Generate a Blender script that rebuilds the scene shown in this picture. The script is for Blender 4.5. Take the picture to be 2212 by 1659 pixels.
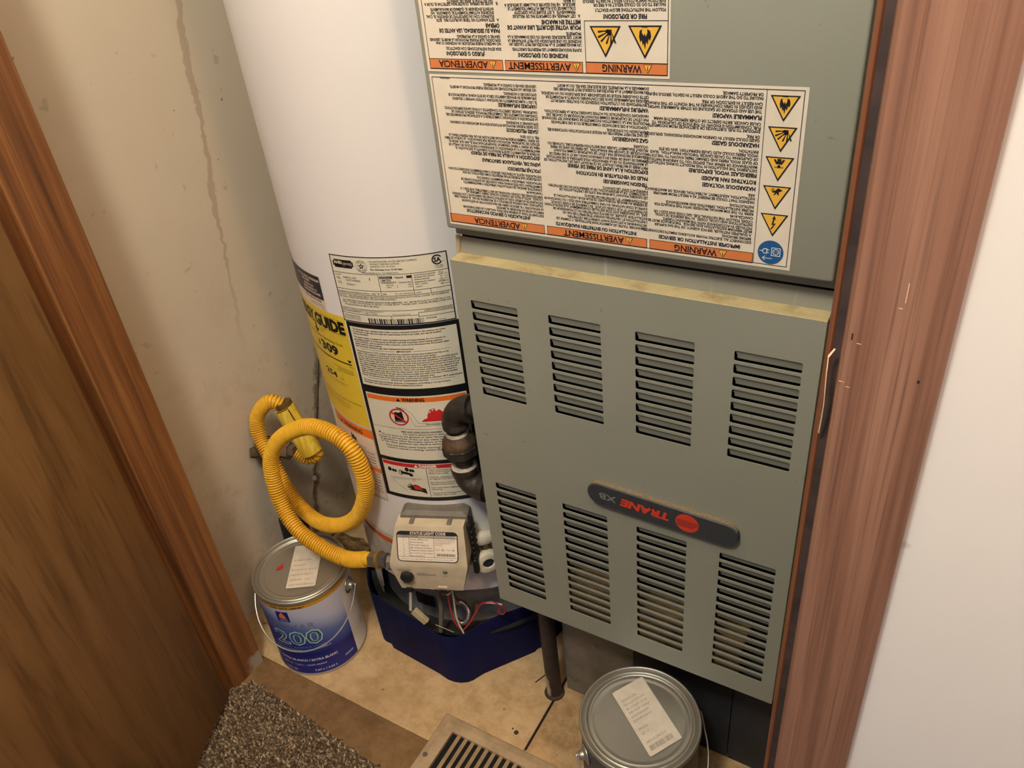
import bpy, bmesh, math, random
from mathutils import Vector, Matrix
from mathutils.geometry import tessellate_polygon

random.seed(7)
scene = bpy.context.scene
for ob in list(bpy.data.objects):
    bpy.data.objects.remove(ob)
COL = scene.collection
R = math.radians

# ------------------------------------------------------------------ camera
cam_data = bpy.data.cameras.new('camera')
cam_data.sensor_width = 36.0
cam_data.lens = 1705.0 / 2212.0 * 36.0
cam_data.clip_start = 0.01
cam = bpy.data.objects.new('camera', cam_data)
COL.objects.link(cam)
RIGHT = Vector((0.8628047, 0.4970359, -0.0923220))
DOWN = Vector((0.2096723, -0.5180052, -0.8292817))
FWD = Vector((-0.4600061, 0.6961508, -0.5511520))
cm = Matrix((RIGHT, -DOWN, -FWD)).transposed().to_4x4()
cm.translation = Vector((0.0, 0.0, 1.188))
cam.matrix_world = cm
scene.camera = cam

# ------------------------------------------------------------------ light and exposure
world = bpy.data.worlds.new('hallway_daylight')
scene.world = world
world.use_nodes = True
bg = world.node_tree.nodes['Background']
bg.inputs['Color'].default_value = (0.32, 0.58, 1.0, 1)
bg.inputs['Strength'].default_value = 0.20

# two ceiling lamps in the hallway, both behind the picture's upper edge
LAMPS = [((-0.30, -0.22, 2.02), 0.22, 48.0, (1.0, 0.95, 0.82)),      # over the viewer
         ((0.60, -0.05, 2.02), 0.22, 27.0, (1.0, 0.66, 0.36))]       # further right, warmer
for pos, size, watts, colour in LAMPS:
    ldat = bpy.data.lights.new('hallway_lamp_light', 'POINT')
    ldat.shadow_soft_size = size / 2
    ldat.energy = watts
    ldat.color = colour
    lobj = bpy.data.objects.new('hallway_lamp_light', ldat)
    COL.objects.link(lobj)
    lobj.location = pos

scene.view_settings.view_transform = 'Standard'
scene.view_settings.look = 'None'
scene.view_settings.gamma = 1.0
scene.view_settings.use_curve_mapping = False
scene.view_settings.exposure = 0.0

# ------------------------------------------------------------------ helpers: colour and materials
def lin(c):
    return tuple(((v / 255.0) / 12.92 if v / 255.0 <= 0.04045 else ((v / 255.0 + 0.055) / 1.055) ** 2.4) for v in c) + (1.0,)

class NT:
    """small helper around a material's node tree"""
    def __init__(self, name, rough=0.5, metal=0.0, spec=0.5):
        self.m = bpy.data.materials.new(name)
        self.m.use_nodes = True
        self.t = self.m.node_tree
        self.b = self.t.nodes['Principled BSDF']
        self.b.inputs['Roughness'].default_value = rough
        self.b.inputs['Metallic'].default_value = metal
        self.b.inputs['Specular IOR Level'].default_value = spec
        self._co = None
    def n(self, typ, **kw):
        nd = self.t.nodes.new(typ)
        for k, v in kw.items():
            if k.startswith('i_'):
                key = k[2:].replace('_', ' ')
                nd.inputs[key].default_value = v
            else:
                setattr(nd, k, v)
        return nd
    def l(self, a, b):
        self.t.links.new(a, b)
    def coord(self, scale=(1, 1, 1), rot=(0, 0, 0)):
        if self._co is None:
            self._co = self.n('ShaderNodeTexCoord')
        mp = self.n('ShaderNodeMapping')
        mp.inputs['Scale'].default_value = scale
        mp.inputs['Rotation'].default_value = rot
        self.l(self._co.outputs['Object'], mp.inputs['Vector'])
        return mp.outputs['Vector']
    def noise(self, scale, detail=3, rough=0.5, vec=None, dist=0.0):
        nd = self.n('ShaderNodeTexNoise', i_Scale=scale, i_Detail=detail, i_Roughness=rough, i_Distortion=dist)
        self.l(vec if vec is not None else self.coord(), nd.inputs['Vector'])
        return nd.outputs['Fac']
    def ramp(self, fac, stops):
        nd = self.n('ShaderNodeValToRGB')
        el = nd.color_ramp.elements
        while len(el) < len(stops):
            el.new(0.5)
        for e, (p, c) in zip(el, stops):
            e.position = p
            e.color = lin(c) if len(c) == 3 else c
        self.l(fac, nd.inputs['Fac'])
        return nd.outputs['Color']
    def fmap(self, v, a, b, c=0.0, d=1.0):
        nd = self.n('ShaderNodeMapRange')
        nd.inputs['From Min'].default_value = a; nd.inputs['From Max'].default_value = b
        nd.inputs['To Min'].default_value = c; nd.inputs['To Max'].default_value = d
        self.l(v, nd.inputs['Value'])
        return nd.outputs['Result']
    def math(self, op, a, b=None):
        nd = self.n('ShaderNodeMath', operation=op)
        for i, v in enumerate((a, b)):
            if v is None:
                continue
            if isinstance(v, (int, float)):
                nd.inputs[i].default_value = v
            else:
                self.l(v, nd.inputs[i])
        return nd.outputs[0]
    def mix(self, fac, a, b, mode='MIX'):
        nd = self.n('ShaderNodeMix', data_type='RGBA', blend_type=mode)
        for idx, v in ((0, fac), (6, a), (7, b)):
            if isinstance(v, (int, float)):
                nd.inputs[idx].default_value = v
            elif isinstance(v, tuple):
                nd.inputs[idx].default_value = lin(v) if len(v) == 3 else v
            else:
                self.l(v, nd.inputs[idx])
        return nd.outputs[2]
    def xyz(self):
        s = self.n('ShaderNodeSeparateXYZ')
        self.l(self.coord(), s.inputs[0])
        return s.outputs
    def col(self, c):
        if isinstance(c, tuple):
            self.b.inputs['Base Color'].default_value = lin(c) if len(c) == 3 else c
        else:
            self.l(c, self.b.inputs['Base Color'])
    def bump(self, h, strength=0.2, dist=0.001):
        nd = self.n('ShaderNodeBump', i_Strength=strength, i_Distance=dist)
        self.l(h, nd.inputs['Height'])
        self.l(nd.outputs['Normal'], self.b.inputs['Normal'])

MATS = {}
def plain(key, c, rough=0.5, metal=0.0, var=0.06, scale=60.0, bump=0.0):
    """solid colour with a little noise in tone"""
    if key in MATS:
        return MATS[key]
    m = NT(key, rough, metal)
    f = m.noise(scale, 3, 0.6)
    d = tuple(max(0, int(v * (1 - var))) for v in c)
    u = tuple(min(255, int(v * (1 + var))) for v in c)
    m.col(m.ramp(f, [(0.3, d), (0.7, u)]))
    if bump:
        m.bump(f, bump, 0.0006)
    MATS[key] = m.m
    return m.m

def flat(key, c, rough=0.55):
    if key in MATS:
        return MATS[key]
    m = NT(key, rough)
    m.col(c)
    MATS[key] = m.m
    return m.m

def wood(key, light, mid, dark, zs=1.6, xs=55.0, rough=0.45, dist=0.6, seed=0.0, bump=0.15):
    if key in MATS:
        return MATS[key]
    m = NT(key, rough)
    v = m.coord((xs, xs, zs))
    v.node.inputs['Location'].default_value = (seed, seed * 1.7, seed * 0.3)
    f1 = m.noise(1.0, 4, 0.62, v, dist)
    v2 = m.coord((xs * 7, xs * 7, zs * 5))
    f2 = m.noise(1.0, 2, 0.6, v2)
    base = m.ramp(f1, [(0.30, dark), (0.46, mid), (0.62, light)])
    pores = m.fmap(f2, 0.54, 0.70)
    c = m.mix(m.math('MULTIPLY', pores, 0.6), base, dark)
    v3 = m.coord((4, 4, 2.5))
    f3 = m.noise(1.0, 2, 0.5, v3)
    c = m.mix(m.fmap(f3, 0.3, 0.75, 0.0, 0.35), c, mid)
    m.col(c)
    m.bump(f2, bump, 0.0004)
    MATS[key] = m.m
    return m.m

# ------------------------------------------------------------------ helpers: mesh builder
class MB:
    def __init__(self):
        self.v = []; self.f = []; self.m = []
    def add(self, verts, faces, mat=0):
        o = len(self.v)
        self.v.extend([tuple(p) for p in verts])
        self.f.extend([tuple(i + o for i in fc) for fc in faces])
        self.m.extend([mat] * len(faces))
        return self
    def box(self, x0, x1, y0, y1, z0, z1, mat=0, bev=0.0, seg=2, M=None):
        bm = bmesh.new()
        bmesh.ops.create_cube(bm, size=1.0)
        for p in bm.verts:
            p.co = Vector(((x0 + x1) / 2 + p.co.x * (x1 - x0), (y0 + y1) / 2 + p.co.y * (y1 - y0), (z0 + z1) / 2 + p.co.z * (z1 - z0)))
        if bev > 0:
            bmesh.ops.bevel(bm, geom=bm.edges[:], offset=bev, segments=seg, affect='EDGES', profile=0.5)
        return self.bm(bm, mat, M)
    def bm(self, bm, mat=0, M=None):
        bm.verts.ensure_lookup_table()
        for i, p in enumerate(bm.verts):
            p.index = i
        vs = [(M @ p.co) if M is not None else p.co.copy() for p in bm.verts]
        self.add(vs, [[p.index for p in fc.verts] for fc in bm.faces], mat)
        bm.free()
        return self
    def tube(self, pts, rad, sides=12, mat=0, caps=True):
        """tube along a polyline; rad is a number or a list"""
        pts = [Vector(p) for p in pts]
        n = len(pts)
        rads = rad if isinstance(rad, (list, tuple)) else [rad] * n
        tang = []
        for i in range(n):
            a = pts[max(0, i - 1)]; b = pts[min(n - 1, i + 1)]
            t = (b - a)
            tang.append(t.normalized() if t.length > 1e-9 else Vector((0, 0, 1)))
        ref = Vector((0, 0, 1)) if abs(tang[0].z) < 0.9 else Vector((1, 0, 0))
        u = tang[0].cross(ref).normalized()
        vs = []
        for i in range(n):
            if i:
                u = (u - tang[i] * u.dot(tang[i]))
                if u.length < 1e-6:
                    u = tang[i].orthogonal()
                u.normalize()
            w = tang[i].cross(u)
            for k in range(sides):
                a = 2 * math.pi * k / sides
                vs.append(pts[i] + (u * math.cos(a) + w * math.sin(a)) * rads[i])
        fs = []
        for i in range(n - 1):
            for k in range(sides):
                k2 = (k + 1) % sides
                fs.append((i * sides + k, i * sides + k2, (i + 1) * sides + k2, (i + 1) * sides + k))
        if caps:
            fs.append(tuple(range(sides - 1, -1, -1)))
            fs.append(tuple((n - 1) * sides + k for k in range(sides)))
        return self.add(vs, fs, mat)
    def lathe(self, prof, segs=48, mat=0, center=(0, 0, 0), M=None, a0=0.0, a1=360.0):
        """prof: list of (radius, z)"""
        full = abs(a1 - a0 - 360.0) < 1e-6
        ns = segs if full else segs + 1
        vs = []
        for (r, z) in prof:
            for k in range(ns):
                a = R(a0 + (a1 - a0) * k / segs)
                p = Vector((center[0] + r * math.cos(a), center[1] + r * math.sin(a), center[2] + z))
                vs.append(M @ p if M is not None else p)
        fs = []
        for i in range(len(prof) - 1):
            for k in range(segs):
                k2 = (k + 1) % ns if full else k + 1
                fs.append((i * ns + k, i * ns + k2, (i + 1) * ns + k2, (i + 1) * ns + k))
        return self.add(vs, fs, mat)
    def prism(self, poly, z0, z1, mat=0, holes=()):
        """2D polygon (x, y) with holes, extruded in z"""
        loops = [list(poly)] + [list(h) for h in holes]
        tris = tessellate_polygon([[Vector((x, y, 0)) for x, y in lp] for lp in loops])
        flatp = [p for lp in loops for p in lp]
        n = len(flatp)
        vs = [(x, y, z0) for x, y in flatp] + [(x, y, z1) for x, y in flatp]
        fs = [tuple(reversed(t)) for t in tris] + [tuple(i + n for i in t) for t in tris]
        o = 0
        for lp in loops:
            k = len(lp)
            for i in range(k):
                j = (i + 1) % k
                fs.append((o + i, o + j, n + o + j, n + o + i))
            o += k
        return self.add(vs, fs, mat)
    def xform(self, fn):
        self.v = [tuple(fn(p)) for p in self.v]
        return self
    def build(self, name, mats, parent=None, smooth=False, angle=40, off=None):
        me = bpy.data.meshes.new(name)
        vs = self.v
        if off is not None:
            vs = [(p[0] - off[0], p[1] - off[1], p[2] - off[2]) for p in vs]
        me.from_pydata(vs, [], self.f)
        if not isinstance(mats, (list, tuple)):
            mats = [mats]
        for mt in mats:
            me.materials.append(mt)
        if len(mats) > 1:
            me.polygons.foreach_set('material_index', self.m)
        bm = bmesh.new(); bm.from_mesh(me)
        bmesh.ops.recalc_face_normals(bm, faces=bm.faces)
        bm.to_mesh(me); bm.free()
        if smooth:
            me.polygons.foreach_set('use_smooth', [True] * len(me.polygons))
            try:
                me.set_sharp_from_angle(angle=R(angle))
            except Exception:
                pass
        me.update()
        ob = bpy.data.objects.new(name, me)
        COL.objects.link(ob)
        if parent is not None:
            ob.parent = parent
        return ob

def tag(o, label=None, cat=None, group=None, kind=None):
    if label: o['label'] = label
    if cat: o['category'] = cat
    if group: o['group'] = group
    if kind: o['kind'] = kind
    return o

def thing(name, loc, label, cat, rz=0.0, group=None):
    o = bpy.data.objects.new(name, None)
    o.empty_display_size = 0.05
    COL.objects.link(o)
    o.location = loc
    o.rotation_euler = (0, 0, rz)
    return tag(o, label, cat, group)

def catmull(pts, n=12):
    P = [Vector(p) for p in pts]
    P = [P[0] * 2 - P[1]] + P + [P[-1] * 2 - P[-2]]
    out = []
    for i in range(1, len(P) - 2):
        for k in range(n):
            t = k / n
            a, b, c, d = P[i - 1], P[i], P[i + 1], P[i + 2]
            out.append(0.5 * ((2 * b) + (c - a) * t + (2 * a - 5 * b + 4 * c - d) * t * t + (3 * b - a - 3 * c + d) * t ** 3))
    out.append(P[-2])
    return out

def resample(pts, step):
    L = [0.0]
    for a, b in zip(pts, pts[1:]):
        L.append(L[-1] + (b - a).length)
    n = max(2, int(L[-1] / step) + 1)
    out = []; j = 0
    for i in range(n):
        s = L[-1] * i / (n - 1)
        while j < len(L) - 2 and L[j + 1] < s:
            j += 1
        t = (s - L[j]) / max(1e-9, L[j + 1] - L[j])
        out.append(pts[j].lerp(pts[j + 1], t))
    return out

# ------------------------------------------------------------------ helpers: printing (lettering as thin geometry)
_TXT = {}
def text_geo(s, bold=0.0):
    key = (s, bold)
    if key not in _TXT:
        cu = bpy.data.curves.new('lettering', 'FONT')
        cu.body = s; cu.size = 1.0; cu.resolution_u = 2; cu.offset = bold
        ob = bpy.data.objects.new('lettering', cu)
        me = ob.to_mesh()
        v = [(p.co.x, p.co.y) for p in me.vertices]
        f = [tuple(p.vertices) for p in me.polygons]
        ob.to_mesh_clear()
        bpy.data.objects.remove(ob); bpy.data.curves.remove(cu)
        x0 = min((p[0] for p in v), default=0.0); x1 = max((p[0] for p in v), default=1.0)
        _TXT[key] = ([(p[0] - x0, p[1]) for p in v], f, x1 - x0)
    return _TXT[key]
CAP = max(p[1] for p in text_geo('H')[0])

def subdiv2d(verts, faces, maxlen):
    """split long edges so that flat print can follow a curved surface"""
    bm = bmesh.new()
    bv = [bm.verts.new((p[0], p[1], 0)) for p in verts]
    for fc in faces:
        try:
            bm.faces.new([bv[i] for i in fc])
        except ValueError:
            pass
    for _ in range(6):
        bmesh.ops.triangulate(bm, faces=bm.faces[:])
        es = [e for e in bm.edges if abs(e.verts[0].co.x - e.verts[1].co.x) > maxlen]
        if not es:
            break
        bmesh.ops.subdivide_edges(bm, edges=es, cuts=1)
    bmesh.ops.triangulate(bm, faces=bm.faces[:])
    for i, p in enumerate(bm.verts):
        p.index = i
    out = [(p.co.x, p.co.y) for p in bm.verts], [tuple(q.index for q in fc.verts) for fc in bm.faces]
    bm.free()
    return out

class Print:
    """prints onto a surface: (u, v) in metres, layer -> point"""
    def __init__(self, fn, curve=0.0):
        self.fn = fn; self.mb = MB(); self.mats = []; self.curve = curve
    def mi(self, m):
        if m not in self.mats:
            self.mats.append(m)
        return self.mats.index(m)
    def text(self, s, u, v, h, mat, width=None, align='l', bold=0.0, layer=3, sx=1.0, shear=0.0):
        """v is the baseline; h the cap height; width squeezes the line to that length"""
        g, f, w = text_geo(s, bold)
        k = h / CAP
        kx = k * sx if width is None else width / w
        W = w * kx
        u0 = u if align == 'l' else (u - W / 2 if align == 'c' else u - W)
        pts = [(u0 + p[0] * kx + shear * p[1] * k, v + p[1] * k) for p in g]
        if self.curve and h > 0.008:
            pts, f = subdiv2d(pts, f, self.curve)
        self.mb.add([self.fn(p[0], p[1], layer) for p in pts], f, self.mi(mat))
        return W
    def rect(self, u0, u1, v0, v1, mat, layer=1, n=1):
        vs = []; fs = []
        for i in range(n + 1):
            u = u0 + (u1 - u0) * i / n
            vs += [self.fn(u, v0, layer), self.fn(u, v1, layer)]
        for i in range(n):
            fs.append((2 * i, 2 * i + 2, 2 * i + 3, 2 * i + 1))
        self.mb.add(vs, fs, self.mi(mat))
    def poly(self, pts, mat, layer=2):
        tr = tessellate_polygon([[Vector((p[0], p[1], 0)) for p in pts]])
        if self.curve:
            pts, tr = subdiv2d(pts, tr, self.curve)
        self.mb.add([self.fn(p[0], p[1], layer) for p in pts], tr, self.mi(mat))
    def frame(self, u0, u1, v0, v1, t, mat, layer=2, n=1):
        self.rect(u0, u1, v0, v0 + t, mat, layer, n); self.rect(u0, u1, v1 - t, v1, mat, layer, n)
        self.rect(u0, u0 + t, v0 + t, v1 - t, mat, layer); self.rect(u1 - t, u1, v0 + t, v1 - t, mat, layer)
    def disc(self, u, v, ru, mat, layer=2, rv=None, n=28, inner=0.0):
        rv = rv or ru
        o = [(u + ru * math.cos(2 * math.pi * k / n), v + rv * math.sin(2 * math.pi * k / n)) for k in range(n)]
        if inner <= 0:
            self.poly(o, mat, layer)
        else:
            q = [(u + ru * inner * math.cos(2 * math.pi * k / n), v + rv * inner * math.sin(2 * math.pi * k / n)) for k in range(n)]
            vs = [self.fn(p[0], p[1], layer) for p in o + q]
            self.mb.add(vs, [(k, (k + 1) % n, n + (k + 1) % n, n + k) for k in range(n)], self.mi(mat))
    def line(self, pts, t, mat, layer=2):
        for (a, b), (c, d) in zip(pts, pts[1:]):
            L = math.hypot(c - a, d - b) or 1
            nx, ny = -(d - b) / L * t / 2, (c - a) / L * t / 2
            self.poly([(a + nx, b + ny), (c + nx, d + ny), (c - nx, d - ny), (a - nx, b - ny)], mat, layer)
    def barcode(self, u0, u1, v0, v1, mat, seed=1, layer=2):
        rnd = random.Random(seed); u = u0
        while u < u1:
            w = rnd.choice([.00035, .00035, .0007, .001]) * (u1 - u0) / 0.04
            self.rect(u, min(u + w, u1), v0, v1, mat, layer)
            u += w + rnd.choice([.00035, .0005, .0008]) * (u1 - u0) / 0.04
    def build(self, name, parent):
        return self.mb.build(name, self.mats, parent)

def hazard_triangle(P, u, v, s, paper_y, black, icon=None, up=1):
    """yellow warning triangle, apex up, centred on (u, v); s = side"""
    h = s * 0.88
    tri = lambda k: [(u - s / 2 * k, v - h / 2 * k + h * 0.0), (u + s / 2 * k, v - h / 2 * k), (u, v + h / 2 * k)]
    P.poly(tri(1.0), black, 3)
    q = [(a, b - h * 0.03) for a, b in tri(0.84)]
    P.poly(q, paper_y, 4)
    if icon == 'mark':
        P.rect(u - s * 0.045, u + s * 0.045, v - h * 0.17, v + h * 0.2, black, 5)
        P.rect(u - s * 0.045, u + s * 0.045, v - h * 0.33, v - h * 0.23, black, 5)
    elif icon == 'flame':
        k = s
        P.poly([(u + a * k, v + b * k) for a, b in [(-.16, -.30), (-.19, -.16), (-.15, -.04), (-.11, -.10), (-.09, .06), (-.04, -.02), (-.01, .19), (.03, .02), (.06, .09), (.09, -.06), (.13, .0), (.17, -.14), (.15, -.30), (.08, -.35), (.09, -.26), (.03, -.17), (0, -.24), (-.03, -.15), (-.08, -.26), (-.07, -.35)]], black, 5)
        P.rect(u - .09 * k, u + .09 * k, v - .40 * k, v - .385 * k, black, 5)
    elif icon == 'blast':
        k = s
        for j, (a, L) in enumerate([(-62, .34), (-40, .4), (-20, .42), (2, .4), (20, .38), (38, .36)]):
            a = R(a + 70); x0, y0 = u - .19 * k, v - .33 * k
            dx, dy = math.cos(a), math.sin(a)
            nx, ny = -dy, dx
            x0 += .08 * k * dx; y0 += .08 * k * dy
            P.poly([(x0 + nx * .008 * k, y0 + ny * .008 * k), (x0 + dx * L * k + nx * .03 * k, y0 + dy * L * k * .8 + ny * .03 * k), (x0 + dx * L * k - nx * .03 * k, y0 + dy * L * k * .8 - ny * .03 * k), (x0 - nx * .008 * k, y0 - ny * .008 * k)], black, 5)
        P.poly([(u + a * k, v + b * k) for a, b in [(-.22, -.34), (-.06, -.35), (.0, -.28), (-.08, -.24), (-.05, -.15), (-.14, -.2), (-.2, -.14)]], black, 5)
    elif icon == 'person':
        k = s
        P.disc(u, v - .1 * k, .06 * k, black, 5, n=12)
        P.poly([(u + a * k, v + b * k) for a, b in [(-.1, -.18), (.1, -.18), (.2, -.35), (.13, -.36), (.07, -.27), (.07, -.38), (-.07, -.38), (-.07, -.27), (-.13, -.36), (-.2, -.35)]], black, 5)
        P.rect(u - .16 * k, u + .16 * k, v - .10 * k, v - .04 * k, MATS['olive_print'], 4.5)
    elif icon == 'fan':
        k = s
        P.poly([(u + a * k, v + b * k) for a, b in [(-.22, -.30), (-.05, -.38), (.04, -.28), (.16, -.24), (.14, -.2), (.04, -.2), (.1, -.12), (.07, -.1), (-.02, -.18), (-.06, -.1), (-.1, -.12), (-.08, -.22)]], black, 5)
        for j in range(6):
            a = R(60 * j)
            cx, cy = u + .13 * k, v - .08 * k + .14 * k * 0
            P.poly([(cx, cy - .22 * k), (cx + .07 * k * math.cos(a), cy - .22 * k + .07 * k * math.sin(a)), (cx + .07 * k * math.cos(a + .5), cy - .22 * k + .07 * k * math.sin(a + .5))], black, 5)
    elif icon == 'bolt':
        k = s
        P.poly([(u + a * k, v + b * k) for a, b in [(.05, .16), (-.09, -.09), (.0, -.07), (-.03, -.24), (-.08, -.22), (-.02, -.38), (.06, -.26), (.02, -.25), (.07, -.01), (-.01, -.03), (.1, .15)]], black, 5)
LABEL_A_LINES = [
    ('FIRE OR EXPLOSION!', -0.2665, 1.0707, 'c'),
    ('FOLLOW THE INSTRUCTIONS BELOW EXACTLY.', -0.2503, 1.0757, 's'),
    ('FAILURE TO DO SO COULD RESULT IN A FIRE OR', -0.2504, 1.0796, 's'),
    ('EXPLOSION WHICH COULD RESULT IN DEATH, SERIOUS', -0.2504, 1.0826, 's'),
    ('INCENDIE OU EXPLOSION!', -0.3412, 1.0385, 'c'),
    ('SUIVRE RIGOUREUSEMENT LES PRÉSENTES DIRECTIVES.', -0.3272, 1.0435, 's'),
    ('UN MANQUEMENT À LA PROCÉDURE PEUT CAUSER UN', -0.3274, 1.0477, 's'),
    ('INCENDIE OU UNE EXPLOSION QUI PEUT ENTRAÎNER LA', -0.3272, 1.0507, 's'),
    ('MORT, DES BLESSURES GRAVES OU DES DOMMAGES À LA', -0.3271, 1.0540, 's'),
    ('PROPRIÉTÉ.', -0.3273, 1.0571, 's'),
    ('POUR VOTRE SÉCURITÉ, LIRE AVANT DE', -0.3273, 1.0620, 'b'),
    ('METTRE EN MARCHE', -0.3273, 1.0664, 'b'),
    ('A.', -0.3274, 1.0712, 's'),
    ('CET APPAREIL NE COMPORTE PAS DE VEILLEUSE', -0.3317, 1.0712, 's'),
    ("PERMANENTE.  IL EST ÉQUIPÉ D'UN DISPOSITIF", -0.3319, 1.0744, 's'),
    ("D'ALLUMAGE QUI ALLUME AUTOMATIQUEMENT LE", -0.3317, 1.0774, 's'),
    ("BRÛLEUR.  NE PAS ESSAYER D'ALLUMER LE BRÛLEUR À", -0.3318, 1.0805, 's'),
    ('LA MAIN.', -0.3316, 1.0833, 's'),
    ('¡FUEGO O EXPLOSIÓN!', -0.4282, 1.0388, 'c'),
    ('SIGA ESTAS INSTRUCCIONES CON EXACTITUD.', -0.4097, 1.0433, 's'),
    ('NO HACERLO PUEDE PRODUCIR UN INCENDIO O UNA', -0.4096, 1.0479, 's'),
    ('EXPLOSIÓN, QUE PODRÍA PROVOCAR LA MUERTE, LESIONES', -0.4098, 1.0510, 's'),
    ('GRAVES O DAÑOS A LA PROPIEDAD.', -0.4098, 1.0541, 's'),
    ('PARA SU SEGURIDAD, LEA ANTES DE', -0.4095, 1.0591, 'b'),
    ('OPERAR', -0.4093, 1.0636, 'b'),
    ('A.', -0.4094, 1.0683, 's'),
    ('ESTE APARATO NO TIENE UN PILOTO FIJO.  ESTÁ', -0.4143, 1.0683, 's'),
    ('EQUIPADO CON UN DISPOSITIVO DE IGNICIÓN, EL CUAL', -0.4142, 1.0713, 's'),
    ('ENCIENDE AUTOMÁTICAMENTE EL QUEMADOR.  NO', -0.4141, 1.0744, 's'),
    ('INTENTE ENCENDER EL QUEMADOR MANUALMENTE.', -0.4141, 1.0775, 's'),
    ('B.', -0.4093, 1.0819, 's'),
    ('ANTES DE OPERAR, OLFATEE PARA DETECTAR EL OLOR A', -0.4139, 1.0820, 's'),
    ('GAS EN TODA EL ÁREA DEL APARATO', -0.4139, 1.0844, 's'),
]
LABEL_B_SPANISH = [
    ('¡INSTALACIÓN O SERVICIO INCORRECTOS!', -0.3938, 0.8794, 'c'),
    ('DESCONECTE TODA LA ENERGÍA ELÉCTRICA, INCLUIDO LAS DESCONEXIONES', -0.3777, 0.8835, 's'),
    ('REMOTAS ANTES DE PROCEDER AL SERVICIO.', -0.3777, 0.8869, 's'),
    ('LA INSTALACIÓN Y EL SERVICIO DEBEN SER REALIZADOS POR UN INSTALADOR', -0.3775, 0.8904, 's'),
    ('CALIFICADO, UNA AGENCIA DE SERVICIO O EL PROVEEDOR DE GAS.  EL HORNO DEBE', -0.3777, 0.8940, 's'),
    ('INSTALARSE DE ACUERDO CON LAS INSTRUCCIONES DEL FABRICANTE Y LOS CÓDIGOS', -0.3777, 0.8972, 's'),
    ('LOCALES.  ANTE LA FALTA DE CÓDIGOS LOCALES, DEBEN CUMPLIRSE LAS', -0.3776, 0.9006, 's'),
    ('DISPOSICIONES DEL CÓDIGO NACIONAL DE GAS COMBUSTIBLE, ANSI Z223.1 O', -0.3776, 0.9036, 's'),
    ('CAN/CSA-B149.', -0.3774, 0.9073, 's'),
    ('CONSULTE EL MANUAL DE INSTALACIÓN, OPERACIÓN Y MANTENIMIENTO', -0.3773, 0.9109, 's'),
    ('SUMINISTRADO CON ESTE HORNO PARA CONOCER LAS INSTRUCCIONES DE', -0.3773, 0.9141, 's'),
    ('INSTALACIÓN, OPERACIÓN Y MANTENIMIENTO CORRECTAS.', -0.3774, 0.9175, 's'),
    ('LOS PELIGROS QUE PUEDEN ESTAR PRESENTES COMO RESULTADO DE UNA', -0.3773, 0.9215, 's'),
    ('INSTALACIÓN, AJUSTE, ALTERACIÓN, SERVICIO O MANTENIMIENTO INCORRECTOS SON:', -0.3774, 0.9246, 's'),
    ('¡VOLTAJE PELIGROSO!', -0.3773, 0.9301, 'b'),
    ('¡ASPAS DEL VENTILADOR GIRATORIAS!', -0.3773, 0.9366, 'b'),
    ('¡EXPOSICIÓN A LANILLA DE FIBRA DE VIDRIO!', -0.3773, 0.9431, 'b'),
    ('ALTERAR EL AISLAMIENTO DE ESTE PRODUCTO DURANTE LA INSTALACIÓN, EL', -0.3771, 0.9469, 's'),
    ('MANTENIMIENTO O LA REPARACIÓN LO EXPONDRÁN A PARTÍCULAS DE LANILLA DE', -0.3769, 0.9501, 's'),
    ('FIBRA DE VIDRIO Y FIBRAS CERÁMICAS TRANSPORTADAS POR EL AIRE QUE, SEGÚN EL', -0.3768, 0.9535, 's'),
    ('ESTADO DE CALIFORNIA, PROVOCAN CÁNCER POR INHALACIÓN.  LA LANILLA DE FIBRA', -0.3768, 0.9568, 's'),
    ('DE VIDRIO TAMBIÉN PUEDE PROVOCAR IRRITACIÓN EN LAS VÍAS RESPIRATORIAS, LA', -0.3768, 0.9600, 's'),
    ('PIEL O LOS OJOS.', -0.3767, 0.9633, 's'),
    ('¡GASES PELIGROSOS!', -0.3769, 0.9689, 'b'),
    ('LOS GASES PUEDEN PROVOCAR INTOXICACIÓN POR MONÓXIDO DE CARBONO,', -0.3766, 0.9731, 's'),
    ('EXPLOSIONES O INCENDIOS.', -0.3765, 0.9763, 's'),
    ('LA EXPOSICIÓN A SUSTANCIAS COMBUSTIBLES O A SUSTANCIAS PROVENIENTES DEL', -0.3765, 0.9806, 's'),
    ('CONSUMO INCOMPLETO DEL COMBUSTIBLE PROVOCA, SEGÚN EL ESTADO DE', -0.3766, 0.9838, 's'),
    ('CALIFORNIA, CÁNCER, DEFECTOS CONGÉNITOS U OTROS DAÑOS REPRODUCTIVOS.', -0.3765, 0.9871, 's'),
    ('¡VAPORES INFLAMABLES!', -0.3766, 0.9926, 'b'),
    ('EL USO Y ALMACENAMIENTO DE GASOLINA U OTROS VAPORES Y LÍQUIDOS', -0.3765, 0.9966, 's'),
    ('INFLAMABLES EN ENVASES ABIERTOS CERCA DE ESTE HORNO PUEDE PRODUCIR', -0.3764, 1.0002, 's'),
    ('EXPLOSIONES O INCENDIOS.', -0.3762, 1.0035, 's'),
    ('NO SEGUIR LAS INSTRUCCIONES ANTERIORES PUEDE PROVOCAR LA MUERTE,', -0.3761, 1.0077, 's'),
    ('LESIONES GRAVES O DAÑOS A LA PROPIEDAD.', -0.3760, 1.0110, 's'),
    ('X34003269P10A', -0.4717, 1.0157, 't'),
]
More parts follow.
